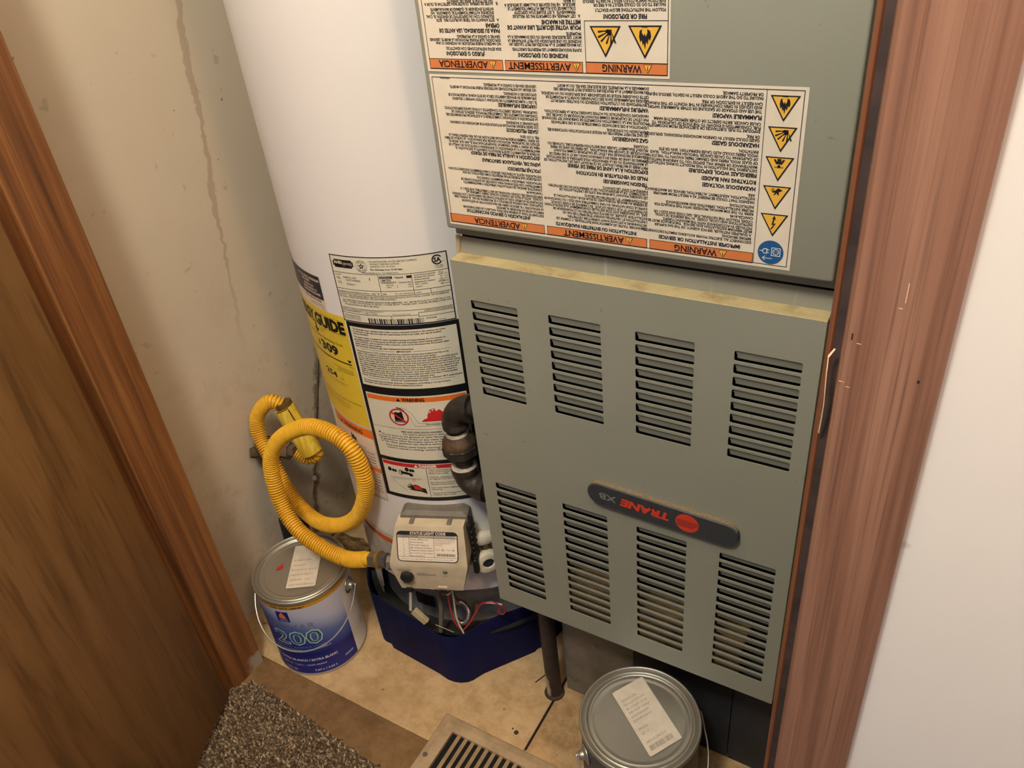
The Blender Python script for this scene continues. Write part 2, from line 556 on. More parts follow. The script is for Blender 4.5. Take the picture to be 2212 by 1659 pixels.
LABEL_B_ENGLISH = [
    ('IMPROPER INSTALLATION OR SERVICE!', -0.1766, 0.8780, 'c'),
    ('DISCONNECT ALL ELECTRIC POWER INCLUDING REMOTE DISCONNECTS', -0.1672, 0.8834, 's'),
    ('BEFORE SERVICING.', -0.1675, 0.8868, 's'),
    ('A QUALIFIED INSTALLER, SERVICE AGENCY, OR THE GAS SUPPLIER', -0.1674, 0.8903, 's'),
    ('MUST PERFORM INSTALLATION AND SERVICE.  THE FURNACE MUST BE', -0.1672, 0.8937, 's'),
    ("INSTALLED IN ACCORDANCE WITH THE MANUFACTURER'S", -0.1671, 0.8966, 's'),
    ('INSTRUCTIONS AND LOCAL CODES.  IN THE ABSENCE OF LOCAL', -0.1671, 0.9000, 's'),
    ('CODES, FOLLOW THE NATIONAL FUEL GAS CODE ANSI Z223.1 OR', -0.1671, 0.9030, 's'),
    ('CAN/CSA-B149.', -0.1671, 0.9065, 's'),
    ('REFER TO THE IOM MANUAL PROVIDED WITH THIS FURNACE FOR', -0.1671, 0.9103, 's'),
    ('PROPER INSTALLATION, OPERATING AND MAINTENANCE', -0.1671, 0.9134, 's'),
    ('INSTRUCTIONS.', -0.1671, 0.9167, 's'),
    ('HAZARDS THAT COULD BE PRESENT AS A RESULT FROM IMPROPER', -0.1671, 0.9209, 's'),
    ('INSTALLATION, ADJUSTMENT, ALTERATION, SERVICE, OR MAINTENANCE', -0.1669, 0.9242, 's'),
    ('ARE:', -0.1669, 0.9274, 's'),
    ('HAZARDOUS VOLTAGE!', -0.1670, 0.9330, 'b'),
    ('ROTATING FAN BLADES!', -0.1670, 0.9389, 'b'),
    ('FIBERGLASS WOOL EXPOSURE!', -0.1669, 0.9449, 'b'),
    ('DISTURBING THE INSULATION IN THIS PRODUCT DURING INSTALLATION,', -0.1670, 0.9491, 's'),
    ('MAINTENANCE OR REPAIR WILL EXPOSE YOU TO AIRBORNE PARTICLES', -0.1670, 0.9522, 's'),
    ('OF GLASS WOOL FIBERS AND CERAMIC FIBERS KNOWN TO THE STATE', -0.1668, 0.9556, 's'),
    ('OF CALIFORNIA TO CAUSE CANCER THROUGH INHALATION.  GLASS', -0.1668, 0.9589, 's'),
    ('WOOL FIBERS COULD ALSO CAUSE RESPIRATORY, SKIN OR EYE', -0.1667, 0.9621, 's'),
    ('IRRITATION.', -0.1668, 0.9653, 's'),
    ('HAZARDOUS GASES!', -0.1669, 0.9706, 'b'),
    ('GASES COULD RESULT IN CARBON MONOXIDE POISONING, EXPLOSION', -0.1668, 0.9749, 's'),
    ('OR FIRE.', -0.1666, 0.9779, 's'),
    ('EXPOSURE TO FUEL SUBSTANCES OR SUBSTANCES FROM INCOMPLETE', -0.1669, 0.9824, 's'),
    ('FUEL CONSUMPTION IS KNOWN TO THE STATE OF CALIFORNIA TO', -0.1667, 0.9853, 's'),
    ('CAUSE CANCER, BIRTH DEFECTS OR OTHER REPRODUCTIVE HARM.', -0.1667, 0.9885, 's'),
    ('FLAMMABLE VAPORS!', -0.1666, 0.9936, 'b'),
    ('THE USE AND STORAGE OF GASOLINE OR OTHER FLAMMABLE VAPORS', -0.1667, 0.9984, 's'),
    ('AND LIQUIDS IN OPEN CONTAINERS IN THE VICINITY OF THIS FURNACE', -0.1667, 1.0016, 's'),
    ('CAN RESULT IN EXPLOSION OR FIRE.', -0.1665, 1.0046, 's'),
    ('FAILURE TO DO THE ABOVE COULD RESULT IN DEATH, SERIOUS INJURY,', -0.1664, 1.0091, 's'),
    ('OR PROPERTY DAMAGE.', -0.1665, 1.0122, 's'),
]
LABEL_B_FRENCH = [
    ('INSTALLATION OU ENTRETIEN INADÉQUATS!', -0.2771, 0.8777, 'c'),
    ('DÉBRANCHER TOUTES LES ALIMENTATIONS ÉLECTRIQUES, Y COMPRIS LES', -0.2660, 0.8837, 's'),
    ("SECTIONNEURS À DISTANCE AVANT D'EFFECTUER L'ENTRETIEN.", -0.2660, 0.8871, 's'),
    ("L'INSTALLATION ET L'ENTRETIEN DOIVENT ÊTRE EFFECTUÉS PAR UN", -0.2658, 0.8907, 's'),
    ("INSTALLATEUR QUALIFIÉ, UN SERVICE D'ENTRETIEN OU LE FOURNISSEUR DE", -0.2658, 0.8940, 's'),
    ('GAZ.  LA CHAUDIÈRE DOIT ÊTRE INSTALLÉE CONFORMÉMENT AUX INSTRUCTIONS', -0.2657, 0.8974, 's'),
    ("DU FABRICANT ET AUX CODES LOCAUX.  EN L'ABSENCE DE CODES LOCAUX,", -0.2657, 0.9003, 's'),
    ('SUIVRE LE CODE NATIONAL DU GAZ COMBUSTIBLE ANSI Z223.1 OU CAN/CSA-B149.', -0.2657, 0.9037, 's'),
    ("SE RÉFÉRER AU MANUEL FOURNI AVEC CE FOUR POUR L'INSTALLATION, LE", -0.2657, 0.9075, 's'),
    ("FONCTIONNEMENT ET L'ENTRETIEN DE CELUI-CI.", -0.2657, 0.9104, 's'),
    ("LES DANGERS POUVANT SURVENIR PAR SUITE DE L'INSTALLATION, DE", -0.2656, 0.9145, 's'),
    ("L'AJUSTEMENT, DE LA MODIFICATION, DE LA RÉPARATION OU DE L'ENTRETIEN", -0.2656, 0.9176, 's'),
    ('INADÉQUATS SONT LES SUIVANTS:', -0.2655, 0.9205, 's'),
    ('TENSION DANGEREUSE!', -0.2655, 0.9269, 'b'),
    ('PALES DE VENTILATEUR EN ROTATION!', -0.2655, 0.9329, 'b'),
    ('EXPOSITION À LA LAINE DE FIBRE DE VERRE!', -0.2654, 0.9391, 'b'),
    ("PERTURBER LE MATÉRIAU ISOLANT DE CE PRODUIT LORS DE L'INSTALLATION, DE", -0.2653, 0.9430, 's'),
    ('LA MAINTENANCE OU DE LA RÉPARATION VOUS EXPOSERA À DES PARTICULES', -0.2654, 0.9462, 's'),
    ("DE FIBRE DE LAINE DE VERRE EN SUSPENSION DANS L'AIR ET À DES FIBRES DE", -0.2654, 0.9495, 's'),
    ("CÉRAMIQUE RECONNUES PAR L'ÉTAT DE CALIFORNIE COMME POUVANT", -0.2653, 0.9530, 's'),
    ('PROVOQUER LE CANCER PAR INHALATION.  LES FIBRES DE LAINE DE VERRE', -0.2653, 0.9561, 's'),
    ('PEUVENT ÉGALEMENT CAUSER UNE IRRITATION RESPIRATOIRE, CUTANÉE OU', -0.2652, 0.9593, 's'),
    ('OCULAIRE.', -0.2652, 0.9623, 's'),
    ('GAZ DANGEREUX!', -0.2651, 0.9679, 'b'),
    ("LES GAZ PEUVENT PRÉSENTER UN RISQUE D'INTOXICATION OXYCARBONÉE,", -0.2650, 0.9725, 's'),
    ("D'EXPLOSION OU D'INCENDIE.", -0.2650, 0.9755, 's'),
    ("L'EXPOSITION À DES SUBSTANCES COMBUSTIBLES OU À DES SUBSTANCES", -0.2650, 0.9796, 's'),
    ('PRODUITES PAR LA COMBUSTION INCOMPLÈTE DE CARBURANT EST RECONNUE', -0.2649, 0.9831, 's'),
    ("PAR L'ÉTAT DE CALIFORNIE COMME POUVANT PROVOQUER LE CANCER, DES", -0.2649, 0.9863, 's'),
    ('HANDICAPS CONGÉNITAUX OU AUTRES DANGERS POUR LA REPRODUCTION.', -0.2648, 0.9896, 's'),
    ('VAPEURS INFLAMMABLES!', -0.2648, 0.9946, 'b'),
    ("L'ENTREPOSAGE OU L'UTILISATION D'ESSENCE OU D'AUTRES VAPEURS ET", -0.2647, 0.9992, 's'),
    ('LIQUIDES INFLAMMABLES DANS DES CONTAINERS OUVERTS À PROXIMITÉ DE', -0.2647, 1.0025, 's'),
    ('CETTE CHAUDIÈRE RISQUE DE DÉCLENCHER UNE EXPLOSION OU UN INCENDIE.', -0.2646, 1.0058, 's'),
    ('UN MANQUEMENT À LA PROCÉDURE CI-DESSUS PEUT ENTRAÎNER DES', -0.2647, 1.0098, 's'),
    ('DOMMAGES À LA PROPRIÉTÉ, DES BLESSURES GRAVES, OU LA MORT.', -0.2647, 1.0130, 's'),
]
# ------------------------------------------------------------------ materials of the place
def make_wall(key, base, hi, stain=False):
    m = NT(key, 0.75, 0.0, 0.25)
    f = m.noise(2.2, 4, 0.6)
    c = m.ramp(f, [(0.3, base), (0.7, hi)])
    sp = m.noise(38, 2, 0.5)
    c = m.mix(m.fmap(sp, 0.70, 0.76, 0.0, 0.35), c, (150, 135, 110))
    if stain:
        s = m.xyz()
        wob = m.math('SUBTRACT', m.noise(26, 4, 0.65), 0.5)
        wob2 = m.math('SUBTRACT', m.noise(7, 2, 0.5), 0.5)
        # water run from the ceiling, slightly off plumb: y = 0.694 + 0.139 z in room coordinates
        d = m.math('SUBTRACT', s[1], m.math('ADD', m.math('MULTIPLY', s[2], 0.139), 0.693))
        d = m.math('ABSOLUTE', m.math('ADD', d, m.math('ADD', m.math('MULTIPLY', wob, 0.034), m.math('MULTIPLY', wob2, 0.016))))
        wid = m.fmap(m.noise(5, 2, 0.5), 0.3, 0.7, 0.003, 0.012)
        run = m.math('SUBTRACT', 1.0, m.math('MINIMUM', m.math('DIVIDE', d, wid), 1.0))
        run = m.math('MULTIPLY', m.fmap(run, 0.0, 0.35), m.fmap(s[2], 0.50, 0.70))
        c = m.mix(m.math('MULTIPLY', run, 0.42), c, (150, 122, 88))
        # scuffs and grime low on the wall
        gr = m.fmap(m.noise(11, 4, 0.7), 0.52, 0.72)
        gr = m.math('MULTIPLY', gr, m.fmap(s[2], 0.75, 0.1, 0.0, 0.5))
        c = m.mix(gr, c, (150, 136, 112))
        # brown seepage along the crooked sheet joint
        jd = m.math('SUBTRACT', s[1], m.math('ADD', m.math('MULTIPLY', s[2], 0.353), 0.779))
        jd = m.math('ABSOLUTE', m.math('ADD', jd, m.math('MULTIPLY', m.math('SUBTRACT', m.noise(34, 4, 0.7), 0.5), 0.05)))
        js = m.math('MULTIPLY', m.fmap(jd, 0.013, 0.003), m.fmap(s[2], 0.46, 0.38))
        c = m.mix(m.math('MULTIPLY', js, 0.75), c, (104, 78, 46))
        fleck = m.fmap(m.noise(75, 2, 0.5), 0.755, 0.785)
        c = m.mix(m.math('MULTIPLY', fleck, 0.6), c, (95, 80, 58))
    m.col(c)
    m.bump(m.noise(150, 2), 0.06, 0.0006)
    MATS[key] = m.m
    return m.m

WALL = make_wall('closet_wall_paint', (212, 199, 177), (222, 210, 189), True)
WALL_R = make_wall('hall_wall_paint', (240, 234, 228), (246, 241, 236))
GAP = flat('dark_gap', (26, 20, 14), 0.9)
OAK = wood('oak_jamb', (150, 100, 55), (124, 78, 40), (84, 50, 24), 1.3, 60, 0.5)
OAK_DOOR = wood('oak_door', (152, 113, 69), (136, 98, 56), (96, 66, 36), 1.6, 17, 0.5, 1.4, 3.0)
CASING = wood('casing_wrap', (170, 128, 106), (145, 104, 84), (98, 68, 54), 1.1, 62, 0.45, 0.3, 5.0)
CASING_EDGE = wood('casing_edge', (150, 98, 64), (128, 80, 52), (96, 58, 38), 1.1, 75, 0.45, 0.3, 8.0)
CASING_GROOVE = plain('casing_groove', (70, 55, 50), 0.7, 0, 0.25, 40)

def make_vinyl(key, a, b, stain):
    m = NT(key, 0.45, 0, 0.4)
    f = m.noise(26, 6, 0.75)
    c = m.ramp(f, [(0.38, a), (0.58, b)])
    f2 = m.fmap(m.noise(6, 4, 0.65), 0.5, 0.72)
    c = m.mix(m.math('MULTIPLY', f2, 0.55), c, stain)
    dots = m.fmap(m.noise(60, 2, 0.5), 0.72, 0.75)
    c = m.mix(m.math('MULTIPLY', dots, 0.7), c, (92, 70, 46))
    m.col(c)
    m.bump(m.noise(40, 3), 0.12, 0.0006)
    MATS[key] = m.m
    return m.m
VINYL = make_vinyl('vinyl_light', (184, 154, 112), (210, 181, 138), (160, 126, 83))
VINYL_B = make_vinyl('vinyl_worn', (160, 128, 88), (196, 164, 120), (112, 80, 48))
VINYL_T = make_vinyl('vinyl_threshold', (116, 88, 57), (136, 106, 72), (88, 63, 38))

# ------------------------------------------------------------------ setting
XL, XR, YB = -1.06, 0.42, 1.42
def struct(name, mb, mats, parent=None, **kw):
    o = mb.build(name, mats, parent, **kw)
    if parent is None:
        o['kind'] = 'structure'
    return o

mb = MB().box(-1.30, 1.60, -1.10, YB + 0.1, -0.06, -0.003)
floor = struct('floor', mb, GAP)
# vinyl sheets with open seams between them
struct('vinyl_sheet', MB().box(XL, -0.4440, 0.531, YB, -0.003, 0.0), VINYL, floor)
struct('vinyl_sheet', MB().box(-0.4396, XR, 0.5885, YB, -0.003, -0.0002), VINYL_B, floor)
struct('vinyl_sheet', MB().box(-0.4428, XR, 0.40, 0.5885, -0.003, -0.0001), VINYL_B, floor)
struct('threshold_strip', MB().prism([(XL, 0.40), (-0.4428, 0.40), (-0.4428, 0.5295), (XL, 0.5295)], -0.003, 0.0004), VINYL_T, floor)

# left wall: front sheet, and a rear sheet behind an open, crooked joint
joint = [(0.780, 0.0), (0.789, 0.05), (0.786, 0.075), (0.804, 0.117), (0.815, 0.135), (0.828, 0.161), (0.832, 0.178), (0.843, 0.199), (0.846, 0.211), (0.866, 0.25), (0.880, 0.291), (0.902, 0.346), (0.921, 0.40), (0.95, 0.47), (1.06, 0.80), (1.42, 1.75), (1.42, 2.22)]
front = [(0.47, 0.0)] + joint + [(0.47, 2.22)]
back = [(y + 0.006 + 0.004 * math.sin(z * 90), z) for y, z in joint[:-2]] + [(1.424, 1.75), (1.424, 0.0)]
to_x = lambda p: (p[2], p[0], p[1])
wl = struct('wall_left', MB().prism(front, XL - 0.012, XL).xform(to_x), WALL)
struct('wall_sheet', MB().prism(back, XL - 0.014, XL - 0.003).xform(to_x), WALL, wl)
struct('wall_backing', MB().box(XL - 0.05, XL - 0.014, 0.47, YB, 0.0, 2.22), GAP, wl)
# specks of caulk along the joint
for (y, z, r) in [(0.829, 0.168, 0.0055), (0.872, 0.278, 0.008), (0.866, 0.272, 0.005)]:
    bm = bmesh.new(); bmesh.ops.create_icosphere(bm, subdivisions=2, radius=r)
    for p in bm.verts:
        p.co *= 1 + 0.18 * math.sin(p.co.x * 900 + p.co.z * 700)
        p.co += Vector((XL, y, z))
    struct('caulk_blob', MB().bm(bm), plain('caulk', (226, 214, 200), 0.6, 0, 0.08), wl)

struct('wall_back', MB().box(XL, XR, YB, YB + 0.03, 0.0, 2.22), WALL)
struct('wall_right', MB().box(XR, XR + 0.03, 0.50, YB, 0.0, 2.22), WALL)
wf = struct('wall_front', MB().box(-0.045, 1.60, 0.4065, 0.52, 0.0, 2.22), WALL_R)
struct('wall_return', MB().box(-1.30, -0.990, 0.4065, 0.47, 0.0, 2.22), WALL_R, wf)
struct('wall_header', MB().box(-0.990, -0.045, 0.4065, 0.52, 2.08, 2.22), WALL_R, wf)
struct('ceiling', MB().box(-1.30, 1.60, -1.10, YB + 0.03, 2.22, 2.26), WALL_R)

# right casing: moulded profile, running floor to head
prof = [(-0.0556, 0.4135), (-0.0556, 0.4030), (-0.0548, 0.4016), (-0.0530, 0.4016), (-0.0522, 0.4035)]
groove = [(-0.0522, 0.4035), (-0.0478, 0.4040)]
face = [(-0.0478, 0.4040), (-0.0466, 0.3995), (-0.0446, 0.3978), (-0.0360, 0.3970), (-0.0345, 0.3976), (-0.0330, 0.3968), (-0.0200, 0.3962), (-0.0188, 0.3968), (-0.0174, 0.3962), (-0.0060, 0.3972), (0.0010, 0.3988), (0.0036, 0.4010), (0.0042, 0.4066)]
mb = MB()
def strip(pl, mat):
    vs = []; fs = []
    for x, y in pl:
        vs += [(x, y, 0.0), (x, y, 2.12)]
    for i in range(len(pl) - 1):
        fs.append((2 * i, 2 * i + 2, 2 * i + 3, 2 * i + 1))
    mb.add(vs, fs, mat)
strip(prof, 1); strip(groove, 2); strip(face, 0); strip([(0.0042, 0.4066), (-0.0556, 0.4135)], 0)
t1 = struct('trim_1', mb, [CASING, CASING_EDGE, CASING_GROOVE])
t1['label'] = 'reddish brown wood-grain door casing in the right foreground'
def face_y(x):
    for (a, b), (c, d) in zip(face, face[1:]):
        if a <= x <= c:
            return b + (d - b) * (x - a) / (c - a)
    return 0.397
# torn sliver of the wood-grain wrap, curling off the groove
pts = [(-0.0503, 0.3985, 0.9494), (-0.0528, 0.3960, 0.9449), (-0.0524, 0.3945, 0.9353), (-0.0517, 0.3940, 0.923), (-0.0514, 0.3950, 0.9134), (-0.0518, 0.3975, 0.900), (-0.0523, 0.4000, 0.8898)]
vs = []; fs = []
for i, p in enumerate(pts):
    w = 0.0026 * math.sin(math.pi * (i + 0.4) / (len(pts) - 0.2)) + 0.0003
    vs += [p, (p[0] - 0.0005, p[1] + w, p[2]), (p[0] + 0.0005, p[1] + 0.0001, p[2])]
for i in range(len(pts) - 1):
    a, b = 3 * i, 3 * (i + 1)
    fs += [(a, b, b + 1, a + 1), (a, a + 2, b + 2, b), (a + 1, b + 1, b + 2, a + 2)]
struct('torn_wrap_sliver', MB().add(vs, fs), plain('torn_wrap', (226, 204, 168), 0.6), t1)
for (x, z, dx, dz, c) in [(-0.0204, 0.990, 0.0002, 0.0055, (226, 204, 180)), (-0.0425, 0.9595, 0.0004, 0.002, (50, 36, 30)), (-0.0068, 0.9394, 0.0006, 0.0009, (48, 34, 30)), (-0.0385, 0.9560, 0.0012, 0.0002, (225, 190, 170)), (-0.0440, 0.9300, 0.0014, 0.0002, (220, 184, 164)), (-0.0405, 0.9275, 0.0011, 0.0002, (220, 184, 164)), (-0.0220, 0.9810, 0.0009, 0.0003, (220, 190, 168))]:
    struct('nick', MB().box(x - dx, x + dx, face_y(x) - 0.00012, face_y(x) + 0.0006, z - dz, z + dz), flat('nick_%d_%d' % c[:2], c, 0.7), t1)

# left jamb with its rebate, worn pale at the foot
m = NT('jamb_worn', 0.55)
s = m.xyz()
src = MATS['oak_jamb']
jv = m.coord((60, 60, 1.3))
f1 = m.noise(1.0, 4, 0.62, jv, 0.6)
base = m.ramp(f1, [(0.30, (84, 50, 24)), (0.46, (124, 78, 40)), (0.62, (150, 100, 55))])
f2 = m.noise(1.0, 2, 0.6, m.coord((420, 420, 7)))
base = m.mix(m.math('MULTIPLY', m.fmap(f2, 0.54, 0.7), 0.45), base, (84, 50, 24))
wn = m.math('MULTIPLY', m.math('SUBTRACT', m.noise(60, 3), 0.5), 0.03)
foot = m.math('MULTIPLY', m.fmap(m.math('ADD', s[2], wn), 0.036, 0.026), m.fmap(m.math('ADD', s[1], wn), 0.490, 0.502))
m.col(m.mix(m.math('MULTIPLY', foot, 0.9), base, (172, 164, 150)))
MATS['jamb_worn'] = m.m
t2 = struct('trim_2', MB().box(-1.05, -0.962, 0.4535, 0.524, 0.0, 2.08, 0, 0.0008, 1), m.m)
struct('jamb_rebate', MB().box(-1.05, -0.973, 0.4065, 0.4535, 0.0, 2.08, 0), OAK, t2)
struct('head_jamb', MB().box(-0.962, -0.0556, 0.4135, 0.524, 2.06, 2.08, 0), OAK, t2)
mj = struct('side_jamb', MB().box(-0.0535, -0.045, 0.4135, 0.524, 0.0, 2.06, 0), OAK, t2)

# open door on the left
dd = Vector((0.39, -0.92, 0)).normalized(); dn = Vector((-dd.y * -1, dd.x * -1, 0))
dn = Vector((0.92, 0.39, 0)).normalized()
P0 = Vector((-0.9495, 0.4315, 0))
M = Matrix.Identity(4)
for i in range(3):
    M[i][0] = dd[i]; M[i][1] = dn[i]; M[i][2] = (0, 0, 1)[i]
M.translation = P0
door = struct('door_1', MB().box(0.0, 0.66, -0.034, 0.0, 0.014, 2.03, 0, 0.004, 3, M), OAK_DOOR, smooth=True, angle=30)
door['label'] = 'brown oak veneer closet door standing open at the left'
for z in (1.30, 1.85):
    struct('hinge', MB().tube([M @ Vector((-0.004, 0.004, z - 0.04)), M @ Vector((-0.004, 0.004, z + 0.04))], 0.004, 10), plain('hinge_brass', (150, 120, 70), 0.4, 0.9), door)

# ------------------------------------------------------------------ carpet
cedge = [(-0.975, 0.447), (-0.945, 0.479), (-0.90, 0.478), (-0.80, 0.469), (-0.70, 0.461), (-0.62, 0.455), (-0.55, 0.447), (-0.30, 0.437), (0.0, 0.43)]
def edge_y(x):
    for (a, b), (c, d) in zip(cedge, cedge[1:]):
        if a <= x <= c:
            return b + (d - b) * (x - a) / (c - a)
    return 0.40
YARN = [plain('yarn_%d' % i, c, 0.95, 0, 0.12, 300) for i, c in enumerate([(176, 156, 128), (150, 130, 104), (122, 102, 78), (86, 70, 52), (196, 178, 150)])]
mb = MB()
mb.prism([(-1.30, -1.10), (1.60, -1.10), (1.60, 0.40), (0.0, 0.40)] + [(x, min(y, 0.445) if x > -0.5 else y) for x, y in reversed(cedge)] + [(-0.99, 0.405), (-1.30, 0.405)], -0.0028, 0.002, 3)
rnd = random.Random(3)
sp = 0.0036
x = -0.985
while x < -0.40:
    y = 0.16
    ey = edge_y(x)
    while y < ey:
        if True:
            px = x + rnd.uniform(-.0018, .0018); py = y + rnd.uniform(-.0018, .0018)
            if (Vector((px, py, 0)) - P0).dot(dn) > -0.036 or (Vector((px, py, 0)) - P0).dot(dd) < 0.0 or True:
                r = rnd.uniform(0.0012, 0.0021); h = rnd.uniform(0.006, 0.0105)
                lx, ly = rnd.gauss(0, 0.0024), rnd.gauss(0, 0.0024)
                a0 = rnd.uniform(0, 6.28)
                ring = lambda k, zz, rr, ox, oy: [(px + ox + rr * math.cos(a0 + 2.094 * j + k), py + oy + rr * math.sin(a0 + 2.094 * j + k), zz) for j in range(3)]
                vs = ring(0, 0.001, r * 0.8, 0, 0) + ring(0.9, h * 0.6, r * 1.15, lx * .5, ly * .5) + [(px + lx, py + ly, h)]
                fs = [(0, 1, 4, 3), (1, 2, 5, 4), (2, 0, 3, 5), (3, 4, 6), (4, 5, 6), (5, 3, 6)]
                mb.add(vs, fs, rnd.choices(range(5), (3, 4, 3, 1.6, 1.4))[0])
        y += sp
    x += sp
carpet = mb.build('carpet', YARN)
tag(carpet, 'speckled beige and brown pile carpet in front of the closet threshold', 'carpet', kind='stuff')

# ------------------------------------------------------------------ hallway ceiling lamps (behind and above the viewer)
for i, (pos, size, watts, colour) in enumerate(LAMPS):
    lt = thing('ceiling_lamp', (pos[0], pos[1], 2.22), ['round flush ceiling lamp straight above the viewer', 'warmer round ceiling lamp further right in the hallway'][i], 'lamp', group='hallway ceiling lamps')
    MB().lathe([(0.0, 0.0), (0.16, 0.0), (0.16, -0.03), (0.145, -0.035)], 40).build('base', plain('lamp_base', (220, 215, 205), 0.4), lt, True)
    g = NT('lamp_glass', 0.3)
    g.col((255, 240, 215))
    g.b.inputs['Emission Color'].default_value = colour + (1,)
    g.b.inputs['Emission Strength'].default_value = 2.0
    MB().lathe([(0.145, -0.035), (0.140, -0.05), (0.11, -0.065), (0.06, -0.073), (0.001, -0.076)], 40).build('glass_shade', g.m, lt, True)
# ------------------------------------------------------------------ furnace
YF = 0.665
FX0, FX1 = -0.505, -0.0935
def make_furnace_paint():
    m = NT('furnace_paint', 0.42, 0.0, 0.5)
    f = m.noise(3.0, 3, 0.5)
    c = m.ramp(f, [(0.3, (150, 151, 135)), (0.7, (158, 159, 144))])
    sp = m.fmap(m.noise(90, 2, 0.5), 0.745, 0.765)
    c = m.mix(m.math('MULTIPLY', sp, 0.35), c, (96, 90, 74))
    m.col(c)
    m.bump(m.noise(700, 2), 0.03, 0.0003)
    MATS['furnace_paint'] = m.m
    return m.m
FP = make_furnace_paint()
m = NT('ledge_dust', 0.85)
f = m.noise(30, 4, 0.65)
m.col(m.ramp(f, [(0.3, (160, 140, 98)), (0.5, (188, 172, 128)), (0.75, (200, 186, 142))]))
DUST = m.m
m = NT('flange_scuffed', 0.5)
f = m.noise(1, 3, 0.6, m.coord((90, 90, 9)))
m.col(m.mix(m.fmap(f, 0.62, 0.74, 0.0, 0.45), (156, 157, 144), (205, 205, 198)))
FLANGE = m.m
DARK = flat('furnace_interior', (18, 17, 18), 0.8)
RUST = plain('burner_shelf_rust', (104, 76, 36), 0.8, 0.0, 0.4, 30)

froot_loc = (-0.30, 0.95, 0.0)
fur = thing('furnace', froot_loc, 'grey-green gas furnace with louvered lower door and multilingual warning stickers', 'furnace')
O = froot_loc
# cabinet: open-fronted steel box
mb = MB()
cx0, cx1, cy0, cy1, cz0, cz1 = -0.4875, -0.098, 0.688, 1.36, 0.25, 1.266
mb.box(cx0, cx0 + 0.002, cy0, cy1, cz0, cz1, 0); mb.box(cx1 - 0.002, cx1, cy0, cy1, cz0, cz1, 0)
mb.box(cx0, cx1, cy1 - 0.002, cy1, cz0, cz1, 0); mb.box(cx0, cx1, cy0, cy1, cz1 - 0.002, cz1, 0)
mb.box(cx0, cx1, cy0, cy1, cz0, cz0 + 0.002, 0)
mb.box(cx0 + 0.003, cx1 - 0.003, 0.730, 0.735, cz0 + 0.003, cz1 - 0.003, 1)
mb.build('cabinet', [FP, DARK], fur, off=O)
# dark sheets added behind the louvers, standing in for the shade inside
mb = MB()
mb.box(-0.5036, -0.5028, 0.6664, 0.6874, 0.2500, 0.8140); mb.box(-0.5036, -0.4838, 0.6870, 0.6892, 0.2500, 0.8145)
mb.box(-0.4853, -0.4838, 0.6872, 0.732, 0.2500, 0.8300); mb.box(-0.5036, -0.1000, 0.6668, 0.732, 0.2522, 0.2532); mb.box(-0.1010, -0.1002, 0.689, 0.730, 0.2530, 0.8300)
mb.build('slot_shade_sheets', DARK, fur, off=O)
# rusty burner shelf seen through the lowest slots
MB().box(-0.40, -0.14, 0.674, 0.726, 0.2534, 0.318, 0, 0.004).build('burner_shelf', RUST, fur, off=O)
# upper door
MB().box(-0.5028, FX1, YF, YF + 0.021, 0.8548, 1.262, 0, 0.0028, 3).build('upper_door', FP, fur, True, 50, off=O)
# recessed flange between the doors
MB().box(-0.5060, FX1, 0.6855, 0.6885, 0.8395, 0.880).build('upper_flange', FP, fur, off=O)
MB().box(-0.500, FX1, 0.688, 0.689, 0.834, 0.842).build('door_gap', DARK, fur, off=O)

# lower door with real slots
COLS = [(-0.4840, -0.4215), (-0.3822, -0.3190), (-0.2793, -0.2150), (-0.1747, -0.1096)]
UP = [0.7682 - 0.01524 * k for k in range(9)]
LO = [0.4900 - 0.01502 * k for k in range(14)]
SH_UP, SH_LO = 0.0118, 0.0112
def slot(x0, x1, z0, z1, r=0.0018):
    P = []
    for (cx, cz, a) in ((x1 - r, z1 - r, 0), (x0 + r, z1 - r, 90), (x0 + r, z0 + r, 180), (x1 - r, z0 + r, 270)):
        for k in (0, 45, 90):
            P.append((cx + r * math.cos(R(a + k)), cz + r * math.sin(R(a + k))))
    return P
holes = []
spots = []
for (x0, x1) in COLS:
    for z in UP:
        holes.append(slot(x0, x1, z - SH_UP, z)); spots.append((x0, x1, z, SH_UP))
    for z in LO:
        holes.append(slot(x0, x1, z - SH_LO, z)); spots.append((x0, x1, z, SH_LO))
mb = MB()
mb.prism([(FX0, 0.2480), (FX1, 0.2480), (FX1, 0.8160), (FX0, 0.8160)], 0.0, 0.0011, 0, holes)
mb.xform(lambda p: (p[0], YF + p[2], p[1]))
mb.box(FX0, FX0 + 0.0012, YF + 0.0011, YF + 0.0225, 0.2480, 0.8150)
mb.box(FX1 - 0.0012, FX1, YF + 0.0011, YF + 0.0225, 0.2480, 0.8150)
mb.box(FX0, FX1, YF + 0.0011, YF + 0.018, 0.2470, 0.2482)
ld = mb.build('lower_door', FP, fur, off=O)
MB().box(FX0, FX1, YF + 0.0002, 0.6862, 0.8150, 0.8166, 0, 0.0006, 1).build('top_ledge', DUST, ld, off=O)
MB().box(FX0 + 0.0015, FX1, 0.6850, 0.6866, 0.8160, 0.8370, 0, 0.0004, 1).build('top_flange', FLANGE, ld, off=O)
MB().tube([(FX0 - 0.0005, 0.684, 0.8165), (FX0 + 0.0025, 0.684, 0.838)], [0.0022, 0.0032], 10).build('flange_hem', DUST, ld, True, off=O)
